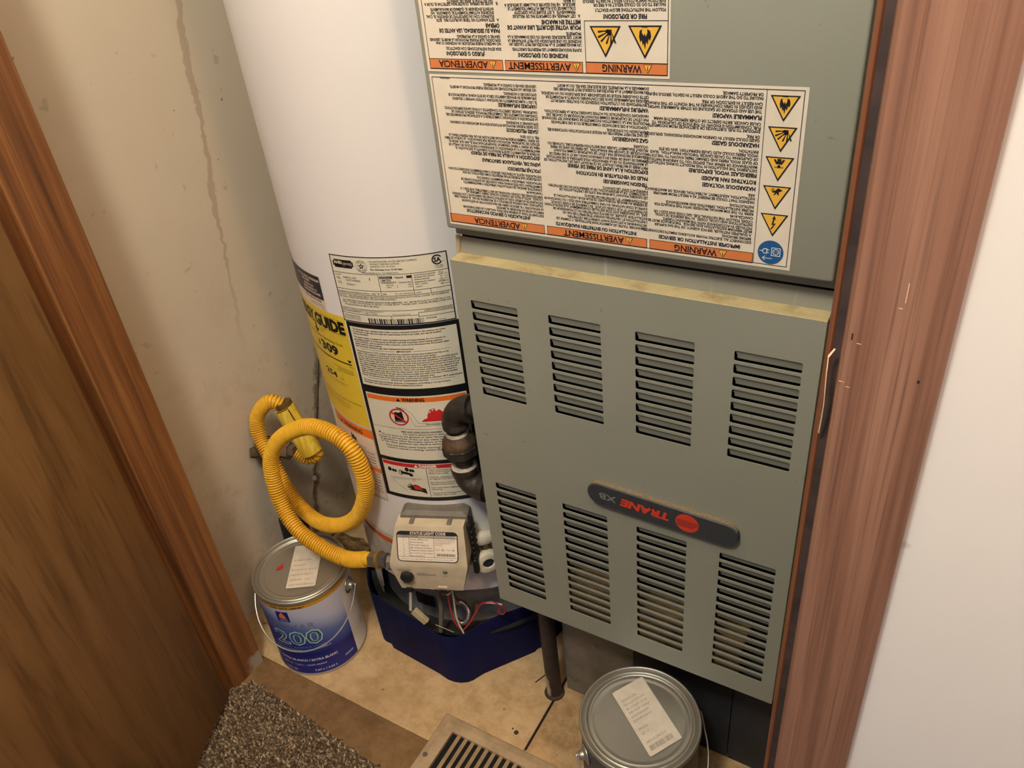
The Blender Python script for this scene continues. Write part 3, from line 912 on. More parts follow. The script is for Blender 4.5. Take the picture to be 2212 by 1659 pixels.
# louvers: one flap per slot, bent inwards below its top edge; shared meshes
LM = {}
for i, (x0, x1, z, h) in enumerate(spots):
    w = x1 - x0; key = round(w, 4), h
    if key not in LM:
        hw = w / 2
        d1 = 0.0042 if h == SH_UP else 0.0044
        n = 4
        vs = []; fs = []
        prof_l = [(0.0006, 0.0003), (0.0016, -0.0014), (d1 * 0.8, -h * 0.60), (d1, -h * 0.90)]
        for (yy, zz) in prof_l:
            tx = 0.0015 * (1 if zz < -0.004 else 0)
            vs += [(-hw + 0.0007 + tx, yy, zz), (hw - 0.0002, yy, zz), (-hw + 0.0007 + tx, yy + 0.0009, zz), (hw - 0.0002, yy + 0.0009, zz)]
        for k in range(n - 1):
            a, b = 4 * k, 4 * (k + 1)
            fs += [(a, a + 1, b + 1, b), (a + 2, b + 2, b + 3, a + 3), (a, b, b + 2, a + 2), (a + 1, a + 3, b + 3, b + 1)]
        fs += [(0, 2, 3, 1), (12, 13, 15, 14)]
        ob = MB().add(vs, fs).build('louver', FP, ld)
        LM[key] = ob.data
    else:
        ob = bpy.data.objects.new('louver', LM[key])
        COL.objects.link(ob); ob.parent = ld
    ob.location = ((x0 + x1) / 2 - O[0], YF - O[1], z - O[2])

# ---- prints on the furnace; the furnace hangs upside down, so its stickers read upside down
PAPER = plain('sticker_paper', (238, 226, 205), 0.5, 0, 0.02, 30)
INK = flat('ink_black', (30, 28, 32), 0.5)
INK_B = flat('ink_navy', (40, 40, 62), 0.5)
ORANGE = flat('ink_orange', (224, 132, 74), 0.5)
YEL = flat('ink_yellow', (244, 190, 74), 0.5)
flat('olive_print', (150, 138, 70), 0.5)
BLUE = flat('ink_blue', (36, 92, 150), 0.5)
WHITE = flat('ink_white', (240, 238, 232), 0.5)
fmap_ = lambda u, v, l: (-u - O[0], YF - 0.0004 - 0.00012 * l - O[1], -v - O[2])
STY = {'s': (0.00236, 0.024, 0.90), 'b': (0.00325, 0.036, 0.92), 'c': (0.00335, 0.036, 0.92), 't': (0.0015, 0.02, 0.9)}
def put_lines(P, L, ink, k=1.0):
    for t, xs, zc, st in L:
        h, bold, sx = STY[st]
        P.text(t, -xs, -zc - h / 2, h, ink, bold=bold, sx=sx * k)
def header(P, x0, x1, z0, z1, word, xs, xe, ink):
    P.rect(-x1, -x0, -z1, -z0, ORANGE, 1)
    P.frame(-x1, -x0, -z1, -z0, 0.0005, ink, 2)
    h = 0.0060
    zc = (z0 + z1) / 2
    P.text(word, -xs, -zc - h / 2, h, ink, width=xs - xe, bold=0.02)
    hazard_triangle(P, -(xs + 0.0055), -zc, 0.0082, YEL, ink, 'mark')

# upper sticker
P = Print(fmap_)
P.rect(0.2461, 0.4970, -1.118, -1.0215, PAPER, 0)
P.frame(0.2479, 0.4935, -1.120, -1.0240, 0.0006, INK, 2)
header(P, -0.3240, -0.2479, 1.0243, 1.0338, 'WARNING', -0.2712, -0.3080, INK)
header(P, -0.4070, -0.3268, 1.0243, 1.0338, 'AVERTISSEMENT', -0.3385, -0.4035, INK)
header(P, -0.4935, -0.4094, 1.0243, 1.0338, 'ADVERTENCIA', -0.4260, -0.4825, INK)
P.frame(0.2479, 0.3240, -1.0676, -1.0336, 0.0005, INK, 2)
hazard_triangle(P, 0.2683, -1.0505, 0.0300, YEL, INK, 'flame')
hazard_triangle(P, 0.3045, -1.0505, 0.0290, YEL, INK, 'blast')
put_lines(P, LABEL_A_LINES, INK, 0.93)
P.build('operating_label', fur)['label'] = 'upside-down white fire and explosion warning sticker in three languages'

# lower sticker
P = Print(fmap_)
P.rect(0.1313, 0.4965, -1.0190, -0.8612, PAPER, 0)
P.frame(0.1342, 0.4938, -1.0166, -0.8642, 0.0006, INK_B, 2)
P.rect(0.1637, 0.1642, -1.0160, -0.8645, INK_B, 2)
header(P, -0.2635, -0.1645, 0.8638, 0.8738, 'WARNING', -0.1975, -0.2385, INK)
header(P, -0.3750, -0.2660, 0.8638, 0.8738, 'AVERTISSEMENT', -0.2900, -0.3560, INK)
header(P, -0.4950, -0.3778, 0.8638, 0.8738, 'ADVERTENCIA', -0.4070, -0.4640, INK)
put_lines(P, LABEL_B_ENGLISH, INK, 0.98)
put_lines(P, LABEL_B_FRENCH, INK, 0.93)
put_lines(P, LABEL_B_SPANISH, INK, 0.88)
for zc, ic in ((1.0018, 'flame'), (0.9769, 'blast'), (0.9521, 'person'), (0.9271, 'fan'), (0.9022, 'bolt')):
    hazard_triangle(P, 0.1491, -zc, 0.0236, YEL, INK, ic)
P.disc(0.1493, -0.8766, 0.0113, BLUE, 3)
# socket and plug pictogram
P.frame(0.1407, 0.1487, -0.8815, -0.8735, 0.0006, WHITE, 4)
P.disc(0.1447, -0.8775, 0.0028, WHITE, 4, inner=0.78)
P.disc(0.1437, -0.8775, 0.0004, WHITE, 4, n=8); P.disc(0.1457, -0.8775, 0.0004, WHITE, 4, n=8)
P.poly([(0.1522, -0.8800), (0.1552, -0.8800), (0.1565, -0.8785), (0.1565, -0.8765), (0.1552, -0.8750), (0.1522, -0.8750)], WHITE, 4)
P.poly([(0.1530, -0.8792), (0.1550, -0.8792), (0.1558, -0.8782), (0.1558, -0.8768), (0.1550, -0.8758), (0.1530, -0.8758)], BLUE, 5)
P.rect(0.1506, 0.1523, -0.8791, -0.8785, WHITE, 4); P.rect(0.1506, 0.1523, -0.8766, -0.8760, WHITE, 4)
P.rect(0.1565, 0.1590, -0.8778, -0.8772, WHITE, 4)
P.line([(0.1475, -0.8708), (0.1560, -0.8708)], 0.0006, WHITE, 4)
P.line([(0.1535, -0.8688), (0.1562, -0.8708), (0.1535, -0.8728)], 0.0006, WHITE, 4)
P.build('hazard_label', fur)['label'] = 'upside-down white installation hazard sticker with yellow pictogram column'

# badge
BADGE = plain('badge_charcoal', (58, 62, 66), 0.45, 0, 0.06, 200)
m = NT('badge_dust', 0.8)
m.col(m.ramp(m.noise(400, 3, 0.7), [(0.3, (112, 96, 74)), (0.7, (150, 132, 102))]))
bmid = lambda x: 0.5318 - (x + 0.342) * 0.030
bm = bmesh.new()
L0, L1, hh = -0.3415, -0.1530, 0.0165
outl = []
for k in range(13):
    a = R(90 + 180 * k / 12); outl.append((L0 + hh + hh * math.cos(a), hh * math.sin(a)))
for k in range(13):
    a = R(-90 + 180 * k / 12); outl.append((L1 - hh + hh * math.cos(a), hh * math.sin(a)))
def ringv(s, y):
    return [bm.verts.new((x * 1.0 + (0 if s == 1 else (hh * (1 - s) if x < -0.25 else -hh * (1 - s))), y, bmid(x) + z * s)) for x, z in outl]
r0 = ringv(1.0, YF); r1 = ringv(1.0, YF - 0.0062); r2 = ringv(0.94, YF - 0.0078)
n = len(outl)
for a, b in ((r0, r1), (r1, r2)):
    for i in range(n):
        bm.faces.new((a[i], a[(i + 1) % n], b[(i + 1) % n], b[i]))
bm.faces.new(r2)
bm.normal_update()
mbb = MB(); 
bm.verts.ensure_lookup_table()
for i, p in enumerate(bm.verts): p.index = i
vv = [p.co.copy() for p in bm.verts]
for fc in bm.faces:
    c = fc.calc_center_median()
    mbb.add([], [])
    mbb.f.append(tuple(p.index for p in fc.verts))
    mbb.m.append(1 if (c.y > YF - 0.0066 and c.z > bmid(c.x) + 0.008) else 0)
mbb.v = [tuple(p) for p in vv]
bm.free()
badge = mbb.build('name_badge', [BADGE, m.m], fur, True, 35, off=O)
badge['label'] = 'dark grey oval name badge mounted upside down'
RED = flat('badge_red', (226, 66, 44), 0.45)
SILV = plain('badge_silver', (170, 172, 172), 0.35, 0.5)
P = Print(lambda u, v, l: (-u - O[0], YF - 0.0079 - 0.0001 * l - O[1], -v - O[2]))
sl = 0.030
def bt(s, x0, x1, h, mat, bold, shear=0.0):
    g, f, w = text_geo(s, bold)
    kx = (x0 - x1) / w; k = h / CAP
    P.mb.add([P.fn(-x0 + p[0] * kx + shear * p[1] * k, -bmid(x0 - p[0] * kx) - h / 2 + p[1] * k, 2) for p in g], f, P.mi(mat))
bt('TRANE', -0.2330, -0.2950, 0.0105, RED, 0.055, 0.25)
bt('XB', -0.3020, -0.3250, 0.0092, SILV, 0.025)
cxx, czz, rr = -0.2130, bmid(-0.2130), 0.0135
P.disc(-cxx, -czz, rr * 1.05, RED, 1, rr)
for k in range(9):
    dz = -0.0035 + k * 0.0012
    half = math.sqrt(max(0, rr * rr - dz * dz)) * 0.98
    P.rect(-cxx - half + (0.004 if k > 5 else 0), -cxx + half, -czz + dz, -czz + dz + 0.0004, BADGE, 3)
b2 = P.build('badge_lettering', badge)
# clear wire cap and a screw at the corner of the lower door
MB().tube([(-0.508, 0.684, 0.243), (-0.508, 0.684, 0.262)], [0.006, 0.0045], 10).build('wire_cap', plain('clear_cap', (190, 186, 172), 0.2), fur, True, off=O)

# ------------------------------------------------------------------ plinth under the furnace
m = NT('galvanised', 0.5, 0.25)
f = m.noise(14, 4, 0.65)
c = m.ramp(f, [(0.3, (104, 97, 86)), (0.6, (132, 126, 115)), (0.8, (158, 151, 138))])
m.col(m.mix(m.fmap(m.noise(45, 3, 0.6), 0.62, 0.72, 0, 0.5), c, (84, 72, 58)))
m.bump(f, 0.1, 0.001)
GALV = m.m
pl = thing('furnace_plinth', (-0.26, 0.95, 0), 'dull galvanised sheet-metal stand under the furnace', 'stand')
po = (-0.26, 0.95, 0)
MB().box(-0.4315, -0.3100, 0.7205, 0.7225, 0.0005, 0.2495).build('front_sheet', GALV, pl, off=po)
PLINTH_SHADE = plain('plinth_shade', (40, 44, 50), 0.6, 0.0, 0.25, 25)  # shade under the furnace's right side, put into the sheets' colour
MB().box(-0.3095, -0.1560, 0.7198, 0.7218, 0.0005, 0.2495).build('shaded_sheet', PLINTH_SHADE, pl, off=po)
MB().box(-0.1545, -0.098, 0.7195, 0.7215, 0.0005, 0.2495).build('shaded_sheet', PLINTH_SHADE, pl, off=po)
mb = MB(); mb.box(-0.4315, -0.4295, 0.7225, 1.30, 0.0005, 0.2495); mb.box(-0.100, -0.098, 0.7225, 1.30, 0.0005, 0.2495); mb.box(-0.4315, -0.098, 1.30, 1.302, 0.0005, 0.2495)
mb.build('side_sheets', GALV, pl, off=po)

# ------------------------------------------------------------------ black iron gas pipes by the furnace
m = NT('black_iron', 0.55, 0.35)
f = m.noise(45, 4, 0.7)
m.col(m.ramp(f, [(0.3, (38, 34, 32)), (0.55, (66, 60, 54)), (0.72, (104, 92, 74))]))
m.bump(m.noise(120, 3), 0.35, 0.001)
IRON = m.m
m = NT('rusty_iron', 0.65, 0.3)
m.col(m.ramp(m.noise(40, 4, 0.7), [(0.3, (50, 40, 34)), (0.55, (92, 72, 54)), (0.75, (128, 98, 66))]))
m.bump(m.noise(120, 3), 0.35, 0.001)
RUSTY = m.m
SEAL = plain('pipe_dope', (176, 168, 156), 0.6, 0, 0.15, 150)

yp = 0.690
gp = thing('gas_union', (-0.545, yp, 0.35), 'black iron gas union between two elbows at the furnace side', 'pipe')
go = (-0.545, yp, 0.35)
def elbow(P, a, b, r, n=10):
    """90 degree bend through corner P from direction a to direction b"""
    P = Vector(P); a = Vector(a); b = Vector(b); rad = r * 1.35
    s = P + a * rad; e = P + b * rad
    out = []
    for k in range(n + 1):
        t = k / n * math.pi / 2
        out.append(P + a * rad * (1 - math.sin(t)) + b * rad * (1 - math.cos(t)))
    return out
# upper elbow: from the furnace (+x) to straight down, slightly off plumb
top = Vector((-0.5565, yp, 0.5760)); bot = Vector((-0.5480, yp, 0.4565))
el = elbow(top, (1, 0, 0.28), (0.02, 0, -1), 0.0165)
mb = MB(); mb.tube([el[0] + Vector((0.008, 0, 0.002))] + el + [el[-1] + Vector((0.0005, 0, -0.007))], [0.0188, 0.0188] + [0.0178] * (len(el) - 2) + [0.0188, 0.0188], 20)
mb.tube([el[0] + Vector((0.008, 0, 0.002)), el[0] + Vector((0.0085, 0, 0.0022)), el[0] + Vector((0.012, 0, 0.003))], [0.0205, 0.0205, 0.0205], 20)
mb.build('upper_elbow', IRON, gp, True, 60, off=go)
MB().tube([el[0] + Vector((0.010, 0, 0.003)), (-0.4878, yp, 0.592)], 0.0135, 16).build('nipple', IRON, gp, True, off=go)
p0 = el[-1] + Vector((0, 0, -0.007))
MB().tube([p0, p0 + Vector((0.0006, 0, -0.012))], 0.0132, 16).build('nipple', IRON, gp, True, off=go)
MB().tube([p0 + Vector((0, 0, -0.0085)), p0 + Vector((0.0004, 0, -0.0125))], [0.0145, 0.0165], 16).build('seal_ring', SEAL, gp, True, off=go)
# union: rounded shoulder, octagonal nut, lower collar
u0 = p0 + Vector((0.0006, 0, -0.012))
ax = (bot - top).normalized()
pt = lambda d: u0 + ax * d
MB().tube([pt(0), pt(0.004), pt(0.010), pt(0.016), pt(0.019)], [0.0150, 0.0185, 0.0235, 0.0250, 0.0240], 22).build('union_shoulder', RUSTY, gp, True, 50, off=go)
MB().tube([pt(0.018), pt(0.0195), pt(0.032), pt(0.0340)], [0.0245, 0.0262, 0.0262, 0.0235], 8).build('union_nut', IRON, gp, off=go)
MB().tube([pt(0.034), pt(0.036), pt(0.044), pt(0.046)], [0.0205, 0.0198, 0.0178, 0.0150], 8).build('union_collar', IRON, gp, off=go)
MB().tube([pt(0.045), pt(0.066)], 0.0128, 16).build('nipple', IRON, gp, True, off=go)
bt_ = pt(0.060)
el = elbow(bt_ + Vector((0, 0, -0.030)), (-0.03, 0, 1), (1, 0, 0.02), 0.0175)
mb = MB(); mb.tube([el[0] + Vector((-0.0004, 0, 0.010))] + el + [el[-1] + Vector((0.010, 0, 0))], [0.0200, 0.0200] + [0.0188] * (len(el) - 2) + [0.0200, 0.0200], 20)
mb.build('lower_elbow', IRON, gp, True, 60, off=go)
MB().tube([el[0] + Vector((0, 0, 0.0098)), el[0] + Vector((0, 0, 0.0125))], [0.0195, 0.0150], 18).build('seal_ring', SEAL, gp, True, off=go)
MB().tube([el[-1] + Vector((0.008, 0, 0)), (-0.4878, yp, el[-1].z)], 0.0138, 16).build('nipple', IRON, gp, True, off=go)

dl = thing('gas_drop_pipe', (-0.4475, 0.7030, 0), 'dark gas pipe standing on the vinyl under the furnace door, flaking white at its foot', 'pipe')
m = NT('drop_pipe_paint', 0.5, 0.2)
s = m.xyz()
wb = m.math('MULTIPLY', m.math('SUBTRACT', m.noise(30, 3), 0.5), 0.10)
m.col(m.mix(m.fmap(m.math('ADD', m.math('ADD', s[2], wb), m.math('MULTIPLY', s[0], 4.0)), 0.022, 0.004), m.ramp(m.noise(40, 3), [(0.3, (40, 32, 32)), (0.7, (62, 52, 50))]), (186, 176, 160)))
MB().tube([(0, 0, 0.0006), (0, 0, 0.015), (-0.002, 0.001, 0.12), (-0.004, 0.002, 0.246)], 0.0128, 18).build('pipe', m.m, dl, True)
MB().lathe([(0.0128, 0.0), (0.0175, 0.0008), (0.0165, 0.0035), (0.0128, 0.0045)], 20).build('sealant_collar', plain('old_sealant', (60, 46, 32), 0.8, 0, 0.3, 90, 0.3), dl, True)
# ------------------------------------------------------------------ water heater (local frame: front = -y, angle a measured from the front)
HC = (-0.6894, 0.8601, 0.0)
HR = 0.195
wh = thing('water_heater', HC, 'tall white cylindrical gas water heater with labels and a blue base', 'water heater', R(22))
m = NT('heater_enamel', 0.32, 0.0, 0.5)
f = m.noise(3, 3, 0.5)
c = m.ramp(f, [(0.3, (232, 228, 226)), (0.7, (238, 235, 233))])
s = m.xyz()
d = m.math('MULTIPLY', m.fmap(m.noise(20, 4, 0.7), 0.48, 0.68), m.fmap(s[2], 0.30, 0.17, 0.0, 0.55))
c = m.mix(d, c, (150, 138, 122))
m.col(c)
ENAMEL = m.m
def pol(r, a, z):
    return (r * math.sin(R(a)), -r * math.cos(R(a)), z)
# jacket: lower edge is cut away in front of the burner
mb = MB()
N = 120
rows = []
def zbot(a):
    a = (a + 180) % 360 - 180
    if -44 < a < 52:
        return 0.1955 + 0.002 * math.sin(a * 0.2)
    if -52 <= a <= -44:
        t = (a + 52) / 8
        return 0.085 + t * 0.11 + 0.012 * math.sin(t * 9)
    return 0.085
vs = []; fs = []
angs = sorted(set([i * 3.0 - 180 for i in range(N)] + [-52 + k * 0.8 for k in range(11)]))
for a in angs:
    zb = zbot(a)
    for z in (zb, 0.30, 0.55, 0.85, 1.20, 1.56):
        vs.append(pol(HR, a, z))
    vs.append(pol(HR - 0.0015, a, zb))
k = 7; n = len(angs)
for i in range(n):
    j = (i + 1) % n
    for q in range(5):
        fs.append((i * k + q, j * k + q, j * k + q + 1, i * k + q + 1))
    fs.append((i * k + 6, j * k + 6, j * k, i * k))
fs.append(tuple(i * k + 5 for i in range(n)))
mb.add(vs, fs)
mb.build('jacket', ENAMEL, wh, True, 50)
# inner combustion chamber
m = NT('chamber_steel', 0.5, 0.15)
f = m.noise(18, 4, 0.65)
m.col(m.ramp(f, [(0.3, (104, 104, 106)), (0.6, (142, 142, 145)), (0.8, (160, 152, 140))]))
CHAM = m.m
MB().lathe([(0.178, 0.004), (0.1785, 0.10), (0.1805, 0.105), (0.1785, 0.11), (0.1785, 0.155), (0.183, 0.165), (0.183, 0.205)], 96).build('combustion_chamber', CHAM, wh, True, 40)
MB().lathe([(0.1765, 0.095), (0.205, 0.095), (0.205, 0.099), (0.1765, 0.099)], 72, 0, (0, 0, 0), None, -160, -20).build('burner_ledge', plain('soot', (34, 32, 31), 0.8, 0, 0.3), wh)
mb = MB()
for (a0, a1, z0, z1) in ((-24, -12, 0.130, 0.158),):
    q = [pol(0.1800, a0, z0), pol(0.1800, (a0 + a1) / 2, z0), pol(0.1800, a1, z0), pol(0.1800, a1, z1), pol(0.1800, (a0 + a1) / 2, z1), pol(0.1800, a0, z1)]
    mb.add(q, [(0, 1, 4, 5), (1, 2, 3, 4)])
mb.build('sight_port', flat('port_dark', (30, 24, 20), 0.6), wh)
# blue base skirt: bulges to a rounded nose at the front
SK = [(-180, .2), (-150, .2), (-120, .2), (-95, .2), (-75, .205), (-60, .213), (-48, .2205), (-46, .2195), (-43, .2150), (-40, .2170), (-11, .2185), (-8.5, .2225), (-6, .2268), (-3, .2294), (0, .2302), (3, .2284), (5.5, .2242), (8, .2170), (10.5, .2115), (38, .1990), (40, .1965), (43, .1985), (47, .199), (60, .199), (80, .199), (100, .2), (130, .2), (155, .2)]
out2 = []
XY = [pol(r, a, 0)[:2] for a, r in SK]
for i in range(len(XY)):
    p, q = Vector(XY[i]), Vector(XY[(i + 1) % len(XY)])
    a, b = SK[i][0], SK[(i + 1) % len(XY)][0]
    steps = max(1, int(abs(((b - a + 180) % 360) - 180) / 6))
    rp, rq = SK[i][1], SK[(i + 1) % len(XY)][1]
    straight = (a, b) in ((-40, -11), (10.5, 38))
    for s_ in range(steps):
        t = s_ / steps
        if straight:
            out2.append(p.lerp(q, t))
        else:
            aa = a + (((b - a + 180) % 360) - 180) * t
            out2.append(Vector(pol(rp + (rq - rp) * t, aa, 0)[:2]))
inn2 = [p * (1 - 0.0022 / p.length) for p in out2]
def ztop(p):
    a = math.degrees(math.atan2(p.x, -p.y))
    z = 0.1240
    z += 0.006 * math.exp(-((a + 40) / 9) ** 2) - 0.006 * math.exp(-((a + 9) / 8) ** 2) - 0.003 * math.exp(-((a - 4) / 7) ** 2) + 0.005 * math.exp(-((a - 23) / 9) ** 2)
    return z
m = NT('base_blue', 0.65, 0.0, 0.15)
f = m.noise(16, 4, 0.6)
c = m.ramp(f, [(0.35, (14, 19, 60)), (0.65, (18, 25, 78))])
sc = m.fmap(m.noise(30, 4, 0.7), 0.66, 0.74)
c = m.mix(m.math('MULTIPLY', sc, 0.25), c, (80, 76, 80))
s = m.xyz()
dd_ = m.math('MULTIPLY', m.fmap(m.noise(9, 3, 0.6), 0.45, 0.7), 0.35)
c = m.mix(dd_, c, (24, 32, 62))
m.col(c)
vs = []; fs = []
n = len(out2)
for p, q in zip(out2, inn2):
    zt = ztop(p)
    vs += [(p.x, p.y, 0.0006), (p.x * 1.003, p.y * 1.003, zt - 0.003), (p.x, p.y, zt), (q.x, q.y, zt), (q.x, q.y, 0.0006)]
for i in range(n):
    j = (i + 1) % n
    for q in range(4):
        fs.append((5 * i + q, 5 * j + q, 5 * j + q + 1, 5 * i + q + 1))
    fs.append((5 * i + 4, 5 * j + 4, 5 * j, 5 * i))
sk = MB().add(vs, fs).build('base_skirt', m.m, wh, True, 28)
sk['label'] = 'dark blue base skirt with a rounded nose'
MB().prism([(p.x * 0.985, p.y * 0.985) for p in out2], 0.002, 0.006).build('base_pan', flat('pan_black', (20, 19, 22), 0.8), wh)

# ---- wires and igniter parts in the burner opening
Wm = {'white': flat('wire_white', (226, 220, 204), 0.45), 'red': flat('wire_red', (178, 48, 56), 0.45), 'black': flat('rubber_black', (24, 23, 24), 0.6), 'tan': plain('connector_tan', (188, 176, 140), 0.6, 0, 0.06), 'grey': plain('tube_grey', (108, 104, 96), 0.5), 'steel': plain('flex_steel', (150, 146, 140), 0.3, 0.9)}
def wire(name, pts, r, mat, sides=8):
    return MB().tube(catmull(pts, 8), r, sides).build(name, mat, wh, True)
wire('igniter_sleeve', [(-0.0595, -0.2100, 0.2162), (-0.064, -0.2110, 0.190), (-0.0683, -0.212, 0.1638)], 0.0026, Wm['white'], 10)
wire('igniter_boot', [(-0.0592, -0.2100, 0.2380), (-0.0598, -0.2100, 0.2250), (-0.0605, -0.2100, 0.2130)], 0.0048, Wm['black'], 8)
wire('lead_black', [(-0.0683, -0.212, 0.166), (-0.069, -0.211, 0.158), (-0.064, -0.209, 0.152)], 0.0028, Wm['black'])
cn = Matrix.Translation((-0.0540, -0.2120, 0.1500)) @ Matrix.Rotation(R(45), 4, 'Y') @ Matrix.Rotation(R(-10), 4, 'Z')
MB().box(-0.0155, 0.0155, -0.0045, 0.0045, -0.0060, 0.0060, 0, 0.001, 1, cn).build('wire_connector', Wm['tan'], wh)
wire('burner_tube', [(-0.0177, -0.205, 0.2143), (-0.0158, -0.207, 0.1765), (-0.0189, -0.210, 0.1453), (-0.0242, -0.2100, 0.1120)], 0.0042, Wm['grey'], 10)
wire('lead_red', [(0.0070, -0.222, 0.2340), (0.0066, -0.222, 0.2240), (0.0049, -0.222, 0.2009), (0.0057, -0.222, 0.1673), (0.0104, -0.222, 0.1447), (0.0176, -0.2205, 0.1300)], 0.0015, Wm['red'])
wire('lead_white', [(0.0150, -0.224, 0.2360), (0.0150, -0.224, 0.2268), (0.0134, -0.224, 0.1927), (0.0135, -0.224, 0.1589), (0.0192, -0.2220, 0.1250)], 0.0015, Wm['white'])
fx = resample(catmull([(0.0100, -0.214, 0.2240), (0.0085, -0.212, 0.2139), (0.0107, -0.205, 0.1839), (0.0201, -0.200, 0.1731), (0.0291, -0.205, 0.1625), (0.0263, -0.210, 0.1452), (0.0159, -0.210, 0.1352), (0.0060, -0.206, 0.1380)], 10), 0.0006)
MB().tube(fx, [0.0052 if i % 4 < 2 else 0.0042 for i in range(len(fx))], 10).build('flex_conduit', Wm['steel'], wh, True, 80)
wire('lead_red', [(0.0173, -0.2200, 0.1280), (0.0310, -0.215, 0.1435), (0.0422, -0.208, 0.1624), (0.0526, -0.204, 0.1777), (0.0701, -0.203, 0.1833), (0.0835, -0.203, 0.1754), (0.0917, -0.200, 0.1636), (0.0853, -0.200, 0.1507), (0.0780, -0.200, 0.1569), (0.0848, -0.199, 0.1732)], 0.0013, Wm['red'])
wire('lead_white', [(0.0542, -0.202, 0.1778), (0.0685, -0.203, 0.1810), (0.0867, -0.202, 0.1767)], 0.0014, Wm['white'])
tg = Matrix.Translation((-0.0150, -0.2150, 0.1255)) @ Matrix.Rotation(R(30), 4, 'Y') @ Matrix.Rotation(R(38), 4, 'X')
MB().box(-0.0165, 0.0165, -0.0006, 0.0006, -0.0060, 0.0060, 0, 0.0003, 1, tg).build('wire_tag', Wm['tan'], wh)
MB().tube([(0.0420, -0.1900, 0.165), (0.0400, -0.1990, 0.150)], [0.006, 0.004], 10).build('thermal_bracket', plain('bracket_tan', (122, 106, 84), 0.5, 0.3), wh, True)

# ---- gas control valve
GC = plain('control_cream', (202, 188, 160), 0.5, 0, 0.05, 40)
GREYP = plain('control_grey', (112, 106, 96), 0.6, 0, 0.08, 60)
def wedge(sections, bev=0.0):
    """sections: list of (o_front, o_back, half_left, half_right, z) from bottom to top"""
    vs = []; fs = []
    for of, ob_, xl, xr, z in sections:
        vs += [(xl, -of, z), (xr, -of, z), (xr, -ob_, z), (xl, -ob_, z)]
    for i in range(len(sections) - 1):
        for q in range(4):
            a, b = 4 * i + q, 4 * i + (q + 1) % 4
            fs.append((a, b, b + 4, a + 4))
    fs.append((3, 2, 1, 0)); t = 4 * (len(sections) - 1); fs.append((t, t + 1, t + 2, t + 3))
    bm = bmesh.new()
    bv = [bm.verts.new(p) for p in vs]
    for fc in fs:
        bm.faces.new([bv[i] for i in fc])
    if bev:
        eds = [e for e in bm.edges if len(e.link_faces) == 2 and e.calc_face_angle(0) > 0.5]
        bmesh.ops.bevel(bm, geom=eds, offset=bev, segments=2, affect='EDGES', profile=0.5)
    return MB().bm(bm)
body = wedge([(0.2540, 0.208, -0.0545, 0.0435, 0.2660), (0.2570, 0.208, -0.0635, 0.0560, 0.3150), (0.2560, 0.208, -0.0635, 0.0570, 0.3220), (0.2310, 0.208, -0.0520, 0.0530, 0.3770)], 0.0035).build('gas_control', GC, wh, True, 35)
body['label'] = 'cream gas control valve with a black dial'
wedge([(0.2140, 0.190, -0.0480, 0.0500, 0.2800), (0.2160, 0.190, -0.0560, 0.0580, 0.3400), (0.2140, 0.190, -0.0470, 0.0560, 0.3820), (0.2080, 0.190, -0.0400, 0.0480, 0.3870)], 0.003).build('control_housing', GREYP, body, True, 35)
for (x, w) in ((-0.028, 0.007), (0.030, 0.007)):
    MB().box(x - w / 2, x + w / 2, -0.2275, -0.2130, 0.3755, 0.3790, 0, 0.0006, 1).build('clip', GREYP, body)
# black ribbed connector on the right
mb = MB()
mb.box(0.0540, 0.0610, -0.222, -0.199, 0.290, 0.372, 0, 0.003, 2)
for k in range(6):
    mb.box(0.0590, 0.0630, -0.224, -0.202, 0.300 + k * 0.011, 0.306 + k * 0.011, 0, 0.001, 1)
mb.box(0.0560, 0.0640, -0.226, -0.200, 0.272, 0.302, 0, 0.002, 1)
mb.build('thermostat_plug', Wm['black'], body)
# dial
mb = MB()
dk = Matrix.Translation((-0.0400, -0.2560, 0.2960)) @ Matrix.Rotation(R(90), 4, 'X')
prof_d = [(0.0, 0.0062), (0.0085, 0.0062), (0.0100, 0.0050), (0.0106, 0.0), (0.0106, -0.002)]
mb.lathe(prof_d, 28, 0, (0, 0, 0), dk)
mb.build('dial', flat('dial_black', (34, 34, 36), 0.5), body, True, 40)
mb = MB()
mb.lathe([(0.0, 0.0004), (0.0030, 0.0004), (0.0036, 0.001), (0.0040, 0.0)], 18, 0, (0, 0, 0), Matrix.Translation((0.0210, -0.2562, 0.3080)) @ Matrix.Rotation(R(90), 4, 'X'))
mb.build('status_light', plain('light_green', (92, 104, 78), 0.3), body, True)
MB().box(0.0040, 0.0200, -0.2560, -0.2480, 0.2640, 0.2745, 0, 0.001, 1).build('plug_frame', GC, body)
MB().box(0.0055, 0.0190, -0.2575, -0.2480, 0.2600, 0.2690, 0, 0.0006, 1).build('wire_plug', Wm['black'], body)
MB().box(-0.0470, -0.0370, -0.2560, -0.2430, 0.2580, 0.2690, 0, 0.0008, 1).build('igniter_plug', Wm['black'], body)
wire('lead_red', [(0.0095, -0.2540, 0.2620), (0.0090, -0.2480, 0.2480), (0.0072, -0.2280, 0.2350)], 0.0015, Wm['red'])
wire('lead_white', [(0.0140, -0.2540, 0.2620), (0.0148, -0.2480, 0.2480), (0.0150, -0.2280, 0.2350)], 0.0015, Wm['white'])
# inlet elbow and nut on the left
MB().tube([(-0.0480, -0.2330, 0.3000), (-0.0760, -0.2335, 0.3005)], 0.0125, 8).build('inlet_boss', plain('cast_grey', (126, 122, 114), 0.4, 0.5), body)

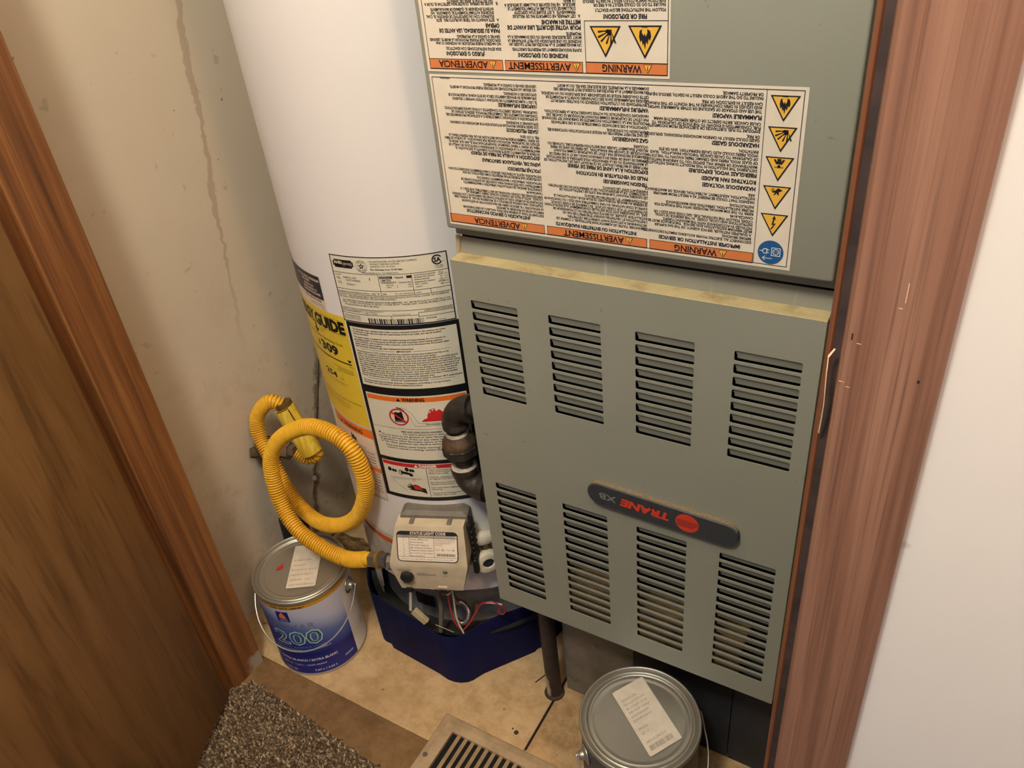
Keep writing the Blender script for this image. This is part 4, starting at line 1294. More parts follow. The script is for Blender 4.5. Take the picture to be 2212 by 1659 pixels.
# ---- prints on the control (upper face is sloped)
CI = flat('ink_control', (36, 34, 34), 0.5)
STK = plain('status_paper', (240, 226, 206), 0.45, 0, 0.02)
za, zb, oa, ob_ = 0.3220, 0.3770, 0.2560, 0.2310
Lz = math.hypot(zb - za, oa - ob_)
def slope(u, v, l):
    v = v * 0.90 + 0.0018
    t = v / Lz
    n_o = (zb - za) / Lz; n_z = (oa - ob_) / Lz
    e = 0.0003 + 0.0001 * l
    return (u, -(oa + (ob_ - oa) * t + n_o * e), za + (zb - za) * t + n_z * e)
def rrect(u0, u1, v0, v1, r):
    P_ = []
    for (cx, cz, a) in ((u1 - r, v1 - r, 0), (u0 + r, v1 - r, 90), (u0 + r, v0 + r, 180), (u1 - r, v0 + r, 270)):
        for k in (0, 30, 60, 90):
            P_.append((cx + r * math.cos(R(a + k)), cz + r * math.sin(R(a + k))))
    return P_
P = Print(slope)
P.poly(rrect(-0.0505, 0.0440, 0.0025, 0.0560, 0.007), CI, 1)
P.poly(rrect(-0.0490, 0.0425, 0.0040, 0.0490, 0.006), STK, 2)
P.rect(-0.0490, 0.0425, 0.044, 0.0490, STK, 2)
P.text('STATUS LIGHT CODE', -0.002, 0.0502, 0.0045, STK, width=0.055, align='c', bold=0.03)
P.rect(-0.0490, 0.0425, 0.0108, 0.0114, CI, 3)
P.rect(-0.0315, -0.0310, 0.0110, 0.0490, CI, 3); P.rect(0.0068, 0.0073, 0.0110, 0.0490, CI, 3)
P.rect(-0.0490, 0.0070, 0.0445, 0.0450, CI, 3)
P.text('FLASHES', -0.0480, 0.0457, 0.0024, CI, width=0.0155, bold=0.02)
P.text('STATUS', -0.0300, 0.0457, 0.0024, CI, width=0.013, bold=0.02)
for i, t in enumerate(['Control Off/Pilot Out', 'Normal Operation', 'Thermopile Voltage Low', 'High Temperature Shutdown', 'Temperature Sensor Failure', 'Gas Control or Valve Failure', 'Flame Sense Error']):
    v = 0.0402 - i * 0.0047
    P.text(t, -0.0300, v, 0.0026, CI, width=min(0.0350, 0.00135 * len(t)), bold=0.006)
    P.text(str(i), -0.0405, v, 0.0024, CI)
    P.rect(-0.0480, -0.0320, v - 0.0012, v - 0.0010, MATS.get('ink_grey') or flat('ink_grey', (150, 142, 130)), 3)
for i, t in enumerate(['The Status Light code displays repeatedly.', 'When flashing, wait to be sure of the code.', 'To restart, turn control to OFF and wait,', 'then see the lighting instructions', 'and follow them.']):
    P.text(t, 0.0083, 0.0440 - i * 0.0029, 0.0019, CI, width=0.0325 * len(t) / 44.0)
PINK = flat('ink_pink', (196, 84, 92), 0.5)
for u in (0.0205, 0.0365):
    for k in range(6):
        a = R(60 * k)
        P.line([(u, 0.0245), (u + 0.0023 * math.cos(a), 0.0245 + 0.0023 * math.sin(a))], 0.0005, PINK, 3)
P.text('NORMAL', 0.0090, 0.0238, 0.0013, CI, width=0.007); P.text('= OK WAIT', 0.0240, 0.0238, 0.0013, CI, width=0.009)
P.barcode(0.0105, 0.0395, 0.0135, 0.0180, CI, 4, 3)
P.text('If Pilot is lit, Status Light will briefly turn again when Knob is turned to OFF', -0.044, 0.0064, 0.0020, CI, width=0.080, shear=0.2)
P.build('status_label', body)
P = Print(lambda u, v, l: (u, -(0.2551 + (v - 0.266) / 0.049 * 0.003 + 0.0004 + 0.0001 * l), v))
for i, t in enumerate(['CAUTION: HOTTER WATER', 'INCREASES SCALD RISK']):
    P.text(t, -0.0530, 0.3115 - i * 0.0024, 0.0017, CI, width=0.021)
for i, t in enumerate(['TO SET WATER TEMP', 'TURN DIAL TO SETTING AND READ', 'LIGHTING INSTRUCTIONS BEFORE USE']):
    P.text(t, -0.0235, 0.3045 - i * 0.0022, 0.0016, CI, width=0.0300 if i else 0.0125)
P.text('STATUS', 0.0180, 0.3000, 0.0014, CI, width=0.007)
for k, a in enumerate(range(-50, 240, 32)):
    aa = R(a)
    P.line([(-0.040 + 0.0125 * math.cos(aa), 0.296 + 0.0125 * math.sin(aa)), (-0.040 + 0.0142 * math.cos(aa), 0.296 + 0.0142 * math.sin(aa))], 0.0005, CI, 1)
P.text('HOT', -0.0495, 0.2800, 0.0014, CI, width=0.004); P.text('WARM', -0.0420, 0.2790, 0.0014, CI, width=0.006); P.text('VAC', -0.0330, 0.2810, 0.0014, CI, width=0.004)
P.build('dial_markings', body)

# ---- drain valve
DW = plain('drain_white', (226, 218, 196), 0.45, 0, 0.05)
dm = Matrix.Rotation(R(19.5), 4, 'Z') @ Matrix.Translation((0, -HR, 0.2790)) @ Matrix.Rotation(R(90), 4, 'X') @ Matrix.Rotation(R(6), 4, 'Y')
dv = MB().lathe([(0.0125, -0.004), (0.0150, 0.004), (0.0150, 0.014), (0.0200, 0.016), (0.0215, 0.022), (0.0200, 0.0275), (0.0165, 0.0290), (0.0100, 0.0285), (0.0085, 0.0260), (0.0080, 0.010), (0.0, 0.010)], 32, 0, (0, 0, 0), dm).build('drain_valve', DW, wh, True, 45)
MB().lathe([(0.0, 0.0265), (0.0082, 0.0265)], 24, 0, (0, 0, 0), dm).build('drain_bore', flat('bore_dark', (40, 40, 48), 0.6), dv)
bm = bmesh.new(); bmesh.ops.create_uvsphere(bm, u_segments=18, v_segments=10, radius=1.0)
for p in bm.verts:
    p.co = Vector((p.co.x * 0.020, p.co.y * 0.010, p.co.z * 0.013))
MB().bm(bm, 0, Matrix.Rotation(R(20), 4, 'Z') @ Matrix.Translation((0.0, -HR - 0.010, 0.3180))).build('drain_handle', DW, dv, True)
MB().tube([pol(HR + 0.012, 21, 0.312), pol(HR + 0.012, 20, 0.296)], 0.006, 10).build('drain_stem', plain('stem_brass', (110, 92, 50), 0.5, 0.6), dv, True)

# ---- labels wrapped round the jacket
def cyl(u, v, l):
    a = u / HR
    r = HR + 0.0004 + 0.0001 * l
    return (r * math.sin(a), -r * math.cos(a), v)
A_ = lambda deg: R(deg) * HR
LP = plain('label_paper', (228, 222, 200), 0.4, 0, 0.03, 12)
LI = flat('label_black', (22, 22, 24), 0.4)
LR = flat('label_red', (205, 40, 44), 0.4)
LO_ = flat('label_orange', (236, 118, 40), 0.4)
LY = plain('label_yellow', (234, 202, 62), 0.4, 0, 0.03, 12)
LN = flat('label_navy', (44, 40, 54), 0.4)
LPK = plain('label_pink', (232, 214, 194), 0.45, 0, 0.03, 12)

# rating plate
P = Print(cyl, 0.006)
u0, u1 = A_(-23.2), A_(22.9)
P.rect(u0, u1, 0.7005, 0.7965, LP, 0, 24)
P.frame(u0, u1, 0.7005, 0.7965, 0.0013, LI, 2, 24)
for z in (0.7722, 0.7490, 0.7425, 0.7210):
    P.rect(u0, u1, z, z + 0.0006, LI, 2, 24)
P.rect(u0, A_(9), 0.7135, 0.7141, LI, 2, 14); P.rect(A_(9), u1, 0.7168, 0.7174, LI, 2, 8); P.rect(A_(9), u1, 0.7112, 0.7118, LI, 2, 8)
P.rect(u0, A_(-8), 0.7175, 0.7178, LI, 2, 6)
P.rect(A_(9), A_(9) + 0.0006, 0.7100, 0.7174, LI, 2); P.rect(A_(-1.6), A_(-1.6) + 0.0006, 0.7080, 0.7140, LI, 2)
P.rect(A_(-3.8), A_(-3.8) + 0.0006, 0.7430, 0.7725, LI, 2); P.rect(A_(8.8), A_(8.8) + 0.0006, 0.7430, 0.7725, LI, 2)
P.rect(A_(-3.8), A_(-3.8) + 0.0006, 0.7425, 0.7490, LI, 2); P.rect(A_(15), A_(15) + 0.0006, 0.7425, 0.7490, LI, 2)
def pill(x0, x1, z0, z1, mat, layer):
    n = 8
    r = 0.0022
    P.rect(x0, x1, z0 + r, z1 - r, mat, layer, n); P.rect(x0 + r, x1 - r, z0, z0 + r, mat, layer, n); P.rect(x0 + r, x1 - r, z1 - r, z1, mat, layer, n)
pill(A_(-22.0), A_(-12.9), 0.7795, 0.7905, LI, 3)
P.text('AHRI', A_(-21.5), 0.7845, 0.0040, LP, width=0.0125, bold=0.03, layer=4)
P.text('CERTIFIED', A_(-17.6), 0.7838, 0.0028, LP, width=0.0145, layer=4)
P.rect(A_(-17.6), A_(-13.4), 0.7822, 0.7824, LP, 4)
cu, cv = A_(-9.6), 0.7835
P.disc(cu, cv, 0.0082, LI, 3, inner=0.965); P.disc(cu, cv, 0.0057, LI, 3, inner=0.95)
P.poly([(cu + (0.0048 if k % 2 == 0 else 0.0019) * math.sin(math.pi * k / 5), cv + (0.0048 if k % 2 == 0 else 0.0019) * math.cos(math.pi * k / 5)) for k in range(10)], LI, 3)
P.disc(cu, cv, 0.0011, LP, 4, n=10)
for wd, top_ in (('DESIGN', 1), ('CERTIFIED', -1)):
    for k, ch in enumerate(wd):
        a = R((90 - (k - (len(wd) - 1) / 2) * 15) if top_ > 0 else (-90 + (k - (len(wd) - 1) / 2) * 13))
        P.text(ch, cu + 0.0069 * math.cos(a), cv + 0.0069 * math.sin(a) - 0.0008, 0.0016, LI, align='c')
P.text('US/CRAFTMASTER WATER HEATER COMPANY', A_(-6.2), 0.7893, 0.0022, LI, width=A_(18.2))
P.text('1100 EAST FAIRVIEW AVENUE', A_(-6.0), 0.7860, 0.0022, LI, width=A_(11.2))
P.text('JOHNSON CITY, TN 37601', A_(-6.0), 0.7826, 0.0022, LI, width=A_(9.5))
P.text('For Altitudes 0 to 10100 feet.', A_(-6.1), 0.7783, 0.0025, LI, width=A_(12.3), bold=0.015)
P.text('WORKING PRESSURE 150 P.S.I. - TEST PRESSURE 300 P.S.I.', A_(-10.0), 0.7740, 0.0015, LI, width=A_(14.5), bold=0.01)
P.disc(A_(19.0), 0.7868, 0.0066, LI, 3, inner=0.76); P.rect(A_(19.9), A_(21.5), 0.7836, 0.7897, LP, 3.5)
P.text('SA', A_(17.75), 0.7840, 0.0056, LI, width=0.0092, bold=0.035, layer=4)
P.text('LOW LEAD', A_(19.4), 0.7778, 0.0018, LI, width=0.0105, align='c'); P.text('CONTENT', A_(19.6), 0.7752, 0.0018, LI, width=0.0095, align='c')
P.text('MODEL NUMBER', A_(-22.3), 0.7686, 0.0014, LI, width=0.010)
P.text('N40T61-343', A_(-18.6), 0.7650, 0.0026, LI, width=0.0195)
P.text('1', A_(-7.4), 0.7643, 0.0036, LI, bold=0.03)
P.text('SERIAL', A_(-21.8), 0.7648, 0.0013, LI, width=0.0055); P.text('NUMBER', A_(-21.8), 0.7628, 0.0013, LI, width=0.0065)
P.text('1332T479455', A_(-17.6), 0.7612, 0.0026, LI, width=0.0215)
P.text('PRODUCT', A_(-21.6), 0.7588, 0.0013, LI, width=0.0065); P.text('NUMBER', A_(-21.6), 0.7567, 0.0013, LI, width=0.0065)
P.text('0732317', A_(-17.6), 0.7555, 0.0026, LI, width=0.0135)
P.rect(A_(-3.4), A_(1.6), 0.7668, 0.7702, LI, 3); P.text('EQUIPPED FOR', A_(-3.2), 0.7687, 0.0010, LP, width=0.0145, layer=4); P.text('USE WITH GAS', A_(-3.2), 0.7672, 0.0010, LP, width=0.0145, layer=4)
P.text('Natural', A_(2.6), 0.7672, 0.0026, LI, width=0.0105, bold=0.015)
P.rect(A_(7.0), A_(8.8), 0.7668, 0.7702, LI, 3)
P.text('LIMITED', A_(-2.9), 0.7634, 0.0026, LI, width=0.0135, bold=0.015); P.text('WARRANTY', A_(-2.9), 0.7602, 0.0026, LI, width=0.0200, bold=0.015); P.text('324034-000', A_(3.7), 0.7602, 0.0020, LI, width=0.0165)
P.text('INNER TANK', A_(-1.2), 0.7570, 0.0016, LI, width=0.0100); P.text('6', A_(2.9), 0.7570, 0.0018, LI); P.text('YEAR', A_(7.0), 0.7570, 0.0016, LI, width=0.005)
P.text('PARTS', A_(-1.0), 0.7540, 0.0016, LI, width=0.006); P.text('6', A_(2.9), 0.7540, 0.0018, LI); P.text('YEAR', A_(7.0), 0.7540, 0.0016, LI, width=0.005)
for z, a, val, un in ((0.7690, 'RECOVERY RATING GALLONS PER HOUR', '35.2', ''), (0.7660, 'MAXIMUM SUPPLY PRESSURE', '6.00', 'W.C.'), (0.7628, 'MANIFOLD PRESSURE', '5', 'W.C.'), (0.7594, 'MINIMUM SUPPLY PRESSURE', '10.5', 'W.C.'), (0.7564, 'INPUT   RATING', '34000', 'BTU/HR'), (0.7530, 'CAPACITY', '40', 'U.S. GALLONS')):
    P.text(a, A_(9.8), z, 0.0015, LI, width=min(0.027, 0.0011 * len(a)), bold=0.01)
    P.text(val, A_(19.6), z - 0.0003, 0.0025, LI, align='c', sx=0.95)
    if un: P.text(un, A_(22.3), z, 0.0015, LI, width=min(0.008, 0.0012 * len(un)), align='r')
P.text('THE MAXIMUM SETTING OF WATER TEMPERATURE CONTROL IS', A_(-22.6), 0.7445, 0.0016, LI, width=A_(14.2), bold=0.012)
P.text('155 \u00b0F', A_(-7.6), 0.7440, 0.0027, LI, width=0.0105, bold=0.01)
P.text('ANS', A_(-3.2), 0.7445, 0.0020, LI, width=0.0050, bold=0.02); P.text('Z21.10.1-2012/CSA 4.1-2012', A_(1.6), 0.7445, 0.0021, LI, width=A_(10.0))
for t, z, a0, w in (('NOTICE:   THIS APPLIANCE MUST BE INSTALLED IN ACCORDANCE WITH LOCAL CODES, OR IN ABSENCE', 0.7394, -22.5, 44.0), ('OF LOCAL CODES, THE NATIONAL FUEL GAS CODE ANSI Z223.1', 0.7367, -22.4, 24.0), ('ON COMBUSTIBLE FLOORING, MINIMUM CLEARANCE FROM COMBUSTIBLE   2012   MAY BE INSTALLED IN A CLOSET OR ALCOVE', 0.7322, -21.3, 43.0), ('BACK   0 INCHES, TOP OF HEATER TO CEILING   6 INCHES, FRONT   4 INCHES, VENT   6 INCHES, MATERIAL IS SIDES AND', 0.7293, -21.3, 43.4), ('IN ALCOVE FRONT MUST BE OPEN.', 0.7260, -20.6, 15.0)):
    P.text(t, A_(a0), z, 0.0020, LI, width=A_(w), bold=0.008)
P.text('DESIGN COMPLIES WITH THE REQUIREMENTS', A_(-22.4), 0.7188, 0.0014, LI, width=A_(18)); P.text('OF ASHRAE STANDARD', A_(-22.4), 0.7162, 0.0014, LI, width=A_(8)); P.text('90.1-1999', A_(-12), 0.7150, 0.0018, LI, width=A_(5))
P.text('INSULATED TO', A_(-1.0), 0.7150, 0.0014, LI, width=A_(7)); P.text('AUTOMATIC STORAGE WATER HEATER', A_(11.3), 0.7185, 0.0016, LI, width=A_(10.8), bold=0.01)
for k in range(4):
    P.text(['MANUFACTURED UNDER PATENTS', 'U.S. AND FOREIGN PENDING', 'THIS UNIT COMPLIES WITH', 'EMISSION RULE 1121 LOW NOX'][k], A_(-22.3), 0.7100 - 0.0020 * k, 0.0012, LI, width=A_(7.5))
P.barcode(A_(-11.4), A_(10.6), 0.7012, 0.7092, LI, 9, 3)
P.text('333568', A_(11.6), 0.7068, 0.0025, LI, width=0.0135); P.text('301991-000', A_(15.5), 0.7030, 0.0015, LI, width=0.012)
P.build('rating_plate', wh)['label'] = 'white rating plate with barcode, black outline'

# black-framed instruction block
P = Print(cyl, 0.006)
P.rect(A_(-22.6), A_(23.9), 0.3955, 0.6995, LI, 0, 26)
P.rect(A_(-21.2), A_(22.5), 0.6000, 0.6930, LP, 1, 24)
P.rect(A_(-20.9), A_(22.5), 0.4740, 0.5875, LP, 1, 24)
P.rect(A_(-20.5), A_(22.5), 0.4025, 0.4670, LP, 1, 24)
LT = ['This flammable vapor resistant water heater must be connected (vented) to the outdoors by means', 'of a chimney or gas vent and meet the requirements of the local codes, and may be installed', 'without elevation.', None,
 'This water heater is suitable for water (potable) heating and space heating. Do not connect to', 'any heating system or component(s) previously used with nonpotable water heating appliance.', 'Toxic chemicals, such as used for boiler treatment, must not be introduced into the potable water', 'heater used for space heating.', 'See instruction manual for gas valve replacement instructions.', '#IMPORTANT',
 'When the burner is "ON," moisture caused by the combustion process may condense and drip on the', 'heater. This condition is normal and is not a leak. Do not remove the water heater.', 'Due to the normal corrosive action of the water, the tank will eventually leak after an extended period', 'of time. Also any external plumbing leak, including those from improper installation, may cause early', 'failure of the water tank due to corrosion if not repaired. If the homeowner is uncomfortable with making', 'the repair a qualified service technician should be contacted. This water heater should be located in an', 'area where leakage of the tank or connections will not result in any damage to the area adjacent to the', 'water heater or to lower floors of the structure. When such a location cannot be provided, you should', 'install a suitable metal drain pan under the water heater. Such pans must limit the water level to a', 'depth of 1 3/4 inches inside of the pan, have a minimum length and width of at least 2 inches greater', 'than the diameter of the water heater, and must be piped to an adequate drain.', 'Notice: The internal parts of this tank have been constructed and tested to withstand 180\u00b0F temperatures.', '#STATE OF CALIFORNIA NOTICE',
 'This water heater must be braced, anchored, or strapped to avoid falling or moving during an', 'earthquake. See instructions for correct installation procedure.']
z = 0.6885
for t in LT:
    if t is None:
        z -= 0.0018; continue
    if t[0] == '#':
        z -= 0.0006
        W_ = P.text(t[1:], A_(0.6), z, 0.0025, LI, align='c', bold=0.02)
        P.rect(A_(-18), A_(0.6) - W_ / 2 - 0.003, z + 0.001, z + 0.0014, LI, 3, 8); P.rect(A_(0.6) + W_ / 2 + 0.003, A_(19), z + 0.001, z + 0.0014, LI, 3, 8)
        z -= 0.0042
        continue
    P.text(t, A_(-20.2), z, 0.0024, LI, width=0.00137 * len(t), bold=0.016)
    z -= 0.00345
# WARNING panel
P.rect(A_(-20.4), A_(22.2), 0.5772, 0.5850, LO_, 2, 24)
P.poly([(A_(-6.0) - 0.0032, 0.5785), (A_(-6.0) + 0.0032, 0.5785), (A_(-6.0), 0.5838)], LI, 3)
P.text('WARNING', A_(-4.6), 0.5786, 0.0052, LI, width=0.0330, bold=0.045)
cu, cv = A_(-7.2), 0.5510
P.disc(cu, cv, 0.0148, LR, 4, inner=0.84, n=36)
P.poly([(cu - 0.0070, cv - 0.0090), (cu + 0.0078, cv - 0.0090), (cu + 0.0060, cv + 0.0085), (cu + 0.0042, cv + 0.0105), (cu + 0.0020, cv + 0.0080), (cu - 0.0030, cv + 0.0080), (cu - 0.0040, cv + 0.0092), (cu - 0.0056, cv + 0.0070), (cu - 0.0066, cv + 0.0068)], LI, 3)
P.line([(cu - 0.0110, cv + 0.0080), (cu + 0.0105, cv - 0.0085)], 0.0026, LR, 5)
P.text('FLAMMABLES', cu, cv - 0.0078, 0.0014, LP, width=0.0120, align='c', layer=5)
wv = lambda x0, x1, z, n: [(x0 + (x1 - x0) * k / n, z + 0.0006 * math.sin(k * 2.1)) for k in range(n + 1)]
P.line([(A_(-7), 0.5665), (A_(-5.0), 0.5672), (A_(-3), 0.5640), (A_(-1), 0.5560), (A_(0), 0.5480), (A_(0.8), 0.5420)] + wv(A_(0.8), A_(14), 0.5412, 16), 0.0004, LI, 3)
P.line([(A_(-5.6), 0.5662), (A_(-3.8), 0.5600), (A_(-2.4), 0.5520), (A_(-1.6), 0.5420), (A_(-0.9), 0.5378)] + wv(A_(-0.9), A_(14), 0.5362, 18), 0.0004, LI, 3)
for k in range(7):
    P.disc(A_(-7.4) + k * 0.0016, 0.5672 - 0.00012 * k * k, 0.0009, LI, 4, n=8)
P.poly([(A_(2.2), 0.5440), (A_(3.6), 0.5482), (A_(5.0), 0.5500), (A_(5.2), 0.5550), (A_(6.0), 0.5605), (A_(6.4), 0.5580), (A_(7.2), 0.5640), (A_(7.6), 0.5610), (A_(8.6), 0.5670), (A_(8.9), 0.5610), (A_(10.4), 0.5640), (A_(11.6), 0.5600), (A_(12.8), 0.5440)], LR, 3)
P.poly([(A_(6.0), 0.5600), (A_(6.4), 0.5640), (A_(8.4), 0.5665), (A_(7.4), 0.5640)], LR, 3)
P.text('Flammable Vapors', A_(3.9), 0.5380, 0.0024, LI, width=0.034, bold=0.015, layer=4)
P.rect(A_(-20.6), A_(22.4), 0.5300, 0.5305, LI, 2, 24)
P.text('FIRE AND EXPLOSION HAZARD', A_(-7.5), 0.5235, 0.0030, LI, width=0.0600, bold=0.02)
P.text('Can result in serious injury or death.', A_(-7.0), 0.5195, 0.0028, LI, width=0.062, bold=0.012)
P.poly([(A_(-18.8), 0.5180), (A_(-17.4), 0.5180), (A_(-18.1), 0.5215)], LI, 3)
for t, z, a0, k in (('Do not store or use gasoline or other flammable vapors and', 0.5152, -17.2, 1), ('liquids in the vicinity of this or any other appliance. Storage', 0.5108, -19.0, 1), ('of gasoline or other flammable vapors or liquids near this', 0.5066, -18.6, 1), ('or any other appliance can result in serious injury or death.', 0.5024, -18.4, 1), ('Read and follow water heater warnings and instructions. If', 0.4965, -16.2, 1), ("owner's manual is missing, contact the retailer.", 0.4922, -16.0, 1)):
    P.text(t, A_(a0), z, 0.0028, LI, width=0.00215 * len(t), bold=0.012)
# DANGER panel
P.rect(A_(-20.2), A_(22.2), 0.4590, 0.4658, LR, 2, 24)
P.poly([(A_(-4.2) - 0.003, 0.4602), (A_(-4.2) + 0.003, 0.4602), (A_(-4.2), 0.4648)], WHITE, 3)
P.text('DANGER', A_(-2.8), 0.4602, 0.0045, WHITE, width=0.0270, bold=0.045)
P.rect(A_(0.0), A_(0.0) + 0.0007, 0.4035, 0.4580, LI, 3)
def tap(du, dz, s=1.0):
    P.disc(A_(-17.4) + du, 0.4500 + dz, 0.0032 * s, LI, 3, 0.0040 * s, n=14)
    P.poly([(A_(-16.5) + du, 0.4490 + dz), (A_(-15.6) + du, 0.4525 + dz), (A_(-15.0) + du, 0.4500 + dz), (A_(-14.4) + du, 0.4520 + dz), (A_(-13.8) + du, 0.4478 + dz), (A_(-14.6) + du, 0.4455 + dz), (A_(-15.2) + du, 0.4475 + dz), (A_(-15.8) + du, 0.4450 + dz)], LI, 3)
tap(0, 0); tap(A_(8.6), 0.0042)
P.disc(A_(-12.0), 0.4470, 0.0036, LI, 3, 0.0048, inner=0.72)
P.poly([(A_(-12.0), 0.4500), (A_(-9), 0.4490), (A_(-6.6), 0.4470), (A_(-6.2), 0.4420), (A_(-7.6), 0.4415), (A_(-8.2), 0.4440), (A_(-12.0), 0.4450)], LI, 3)
P.poly([(A_(-7.4), 0.4412), (A_(-6.3), 0.4412), (A_(-5.0), 0.4270), (A_(-7.4), 0.4280)], LPK, 3)
for k in range(3):
    P.rect(A_(-7.2), A_(-5.7), 0.4370 - k * 0.0018, 0.4376 - k * 0.0018, LR, 4)
P.poly([(A_(-10.0), 0.4225), (A_(-8.6), 0.4205), (A_(-9.9), 0.4270), (A_(-8.0), 0.4225), (A_(-9.0), 0.4300), (A_(-7.4), 0.4240), (A_(-6.6), 0.4260), (A_(-5.0), 0.4250), (A_(-3.6), 0.4210), (A_(-1.6), 0.4190), (A_(-1.2), 0.4090), (A_(-4.0), 0.4130), (A_(-7.4), 0.4140), (A_(-9.8), 0.4155), (A_(-8.2), 0.4175), (A_(-10.2), 0.4190)], LI, 3)
P.poly([(A_(-7.6), 0.4232), (A_(-5.6), 0.4244), (A_(-3.6), 0.4200), (A_(-2.8), 0.4160), (A_(-6.4), 0.4160)], LR, 4)
P.line([(A_(-17.5), 0.4350), (A_(-3.0), 0.4385)], 0.0004, LI, 3); P.line([(A_(-17.4), 0.4330), (A_(-15), 0.4330), (A_(-2.4), 0.4365)], 0.0003, LI, 3)
P.line([(A_(-16.4), 0.4310), (A_(-16.6), 0.4280), (A_(-10.5), 0.4120)], 0.0004, LI, 3)
for k, t in enumerate(['Water temperature over 125\u00b0F can', 'cause severe burns instantly or', 'death from scalds.', None, 'Children, disabled and elderly are', 'at highest risk of being scalded.', None, 'See instruction manual before', 'setting temperature at heater.', None, 'Feel water before bathing or', 'showering.', None, 'Temperature limiting valves are', 'available. See manual.']):
    if t:
        P.text(t, A_(1.0), 0.4550 - k * 0.00345, 0.0022, LI, width=0.00165 * len(t), bold=0.008)
P.text('C-A0031992', A_(17.5), 0.4042, 0.0013, LI, width=0.012)
P.build('instruction_label', wh)['label'] = 'black-framed instruction label with orange warning and red danger panels'

# dark service label and yellow energy label, further round to the left
P = Print(cyl, 0.006)
P.rect(A_(-72), A_(-32.9), 0.7210, 0.7562, LN, 1, 20)
P.rect(A_(-72), A_(-32.7), 0.7040, 0.7210, LPK, 0, 20)
for t, z, a, h in (('IF YOU HAVE A PROBLEM', 0.7512, -33.6, 0.0034), ('DO NOT', 0.7455, -40.5, 0.0038), ('RETURN THIS', 0.7402, -38.5, 0.0028), ('WATER HEATER TO', 0.7352, -36.5, 0.0028), ('PLACE OF PURCHASE.', 0.7300, -34.2, 0.0032)):
    P.text(t, A_(a), z - 0.004, h, LPK, align='r', bold=0.03)
for t, z, a, h in (('CALL 1-877-817-6750', 0.7166, -35.0, 0.0034), ('for service or parts information', 0.7120, -34.4, 0.0016), ('Have model and serial number ready', 0.7092, -33.8, 0.0016), ('Mon - Fri', 0.7060, -33.4, 0.0016)):
    P.text(t, A_(a), z, h, LI, align='r', bold=0.012 if h > 0.002 else 0)
P.build('service_label', wh)['label'] = 'small dark service label with pink strip'

P = Print(cyl, 0.006)
P.rect(A_(-66.0), A_(-23.3), 0.5185, 0.7042, LY, 0, 24)
P.text('ENERGY', A_(-44.9), 0.6760, 0.0172, LI, width=A_(21.5), align='r', bold=0.06)
P.text('GUIDE', A_(-44.6), 0.6760, 0.0172, LI, width=A_(20.2), bold=0.06)
P.rect(A_(-46.0), A_(-45.0), 0.6640, 0.6790, LI, 3)
P.poly([(A_(-47.6), 0.6660), (A_(-43.4), 0.6660), (A_(-45.5), 0.6580)], LI, 3)
P.text('U.S. Government   Federal law prohibits removal of this label before consumer purchase', A_(-25.5), 0.6958, 0.0013, LI, width=A_(32), align='r')
for k, t in enumerate(['Water Heater - Natural Gas', 'Capacity (first hour', 'rating): 68 gallons', '']):
    if t: P.text(t, A_(-43.0), 0.6705 - 0.0024 * k, 0.0012, LI, width=0.0008 * len(t))
P.text('Manufacturer  Model N40T61-343', A_(-25.0), 0.6725, 0.0014, LI, width=A_(15), align='r')
P.text('Estimated Yearly Operating Cost', A_(-28.0), 0.6540, 0.0040, LI, width=A_(30), align='r')
P.text('$', A_(-47.5), 0.6375, 0.0078, LI, bold=0.03); P.text('309', A_(-44.3), 0.6350, 0.0140, LI, width=A_(12.4), bold=0.045)
P.rect(A_(-64), A_(-25.2), 0.6255, 0.6275, LI, 2, 20)
P.poly([(A_(-27.4), 0.6335), (A_(-24.8), 0.6335), (A_(-26.1), 0.6285)], LI, 3)
P.text('$ 371', A_(-24.6), 0.6215, 0.0018, LI, width=0.0075, align='r')
P.text('Cost Range of Similar Models', A_(-40), 0.6235, 0.0016, LI, width=A_(13), align='r')
for k, t in enumerate(['Your cost will depend on your utility rates and use.', 'THE ESTIMATED ENERGY USE OF THIS MODEL', 'IS COMPARED WITH THE RANGE OF SIMILAR MODELS']):
    P.text(t, A_(-25.2), 0.6150 - 0.0030 * k, 0.0016, LI, width=0.00085 * len(t), align='r')
P.text('254', A_(-46.5), 0.5920, 0.0092, LI, width=A_(9.2), bold=0.03); P.text('therms', A_(-35.0), 0.5940, 0.0020, LI, width=0.007)
P.text('Estimated Yearly Energy Use', A_(-31), 0.5855, 0.0017, LI, width=A_(16), align='r')
P.text('Your cost will depend on your utility rates and use.', A_(-25.0), 0.5560, 0.0025, LI, width=A_(34), align='r')
for k in range(4):
    P.text(['Cost range based only on standard capacity models.', 'Estimated operating cost based on a 2007 national', 'average natural gas cost of $1.22 per therm.', 'For more information, visit www.ftc.gov/appliances.'][k], A_(-33), 0.5505 - 0.0030 * k, 0.0013, LI, width=A_(22), align='r')
P.frame(A_(-60), A_(-33), 0.5830, 0.6070, 0.0002, LI, 2, 10)
P.build('energy_label', wh)['label'] = 'yellow energy guide label showing 309'

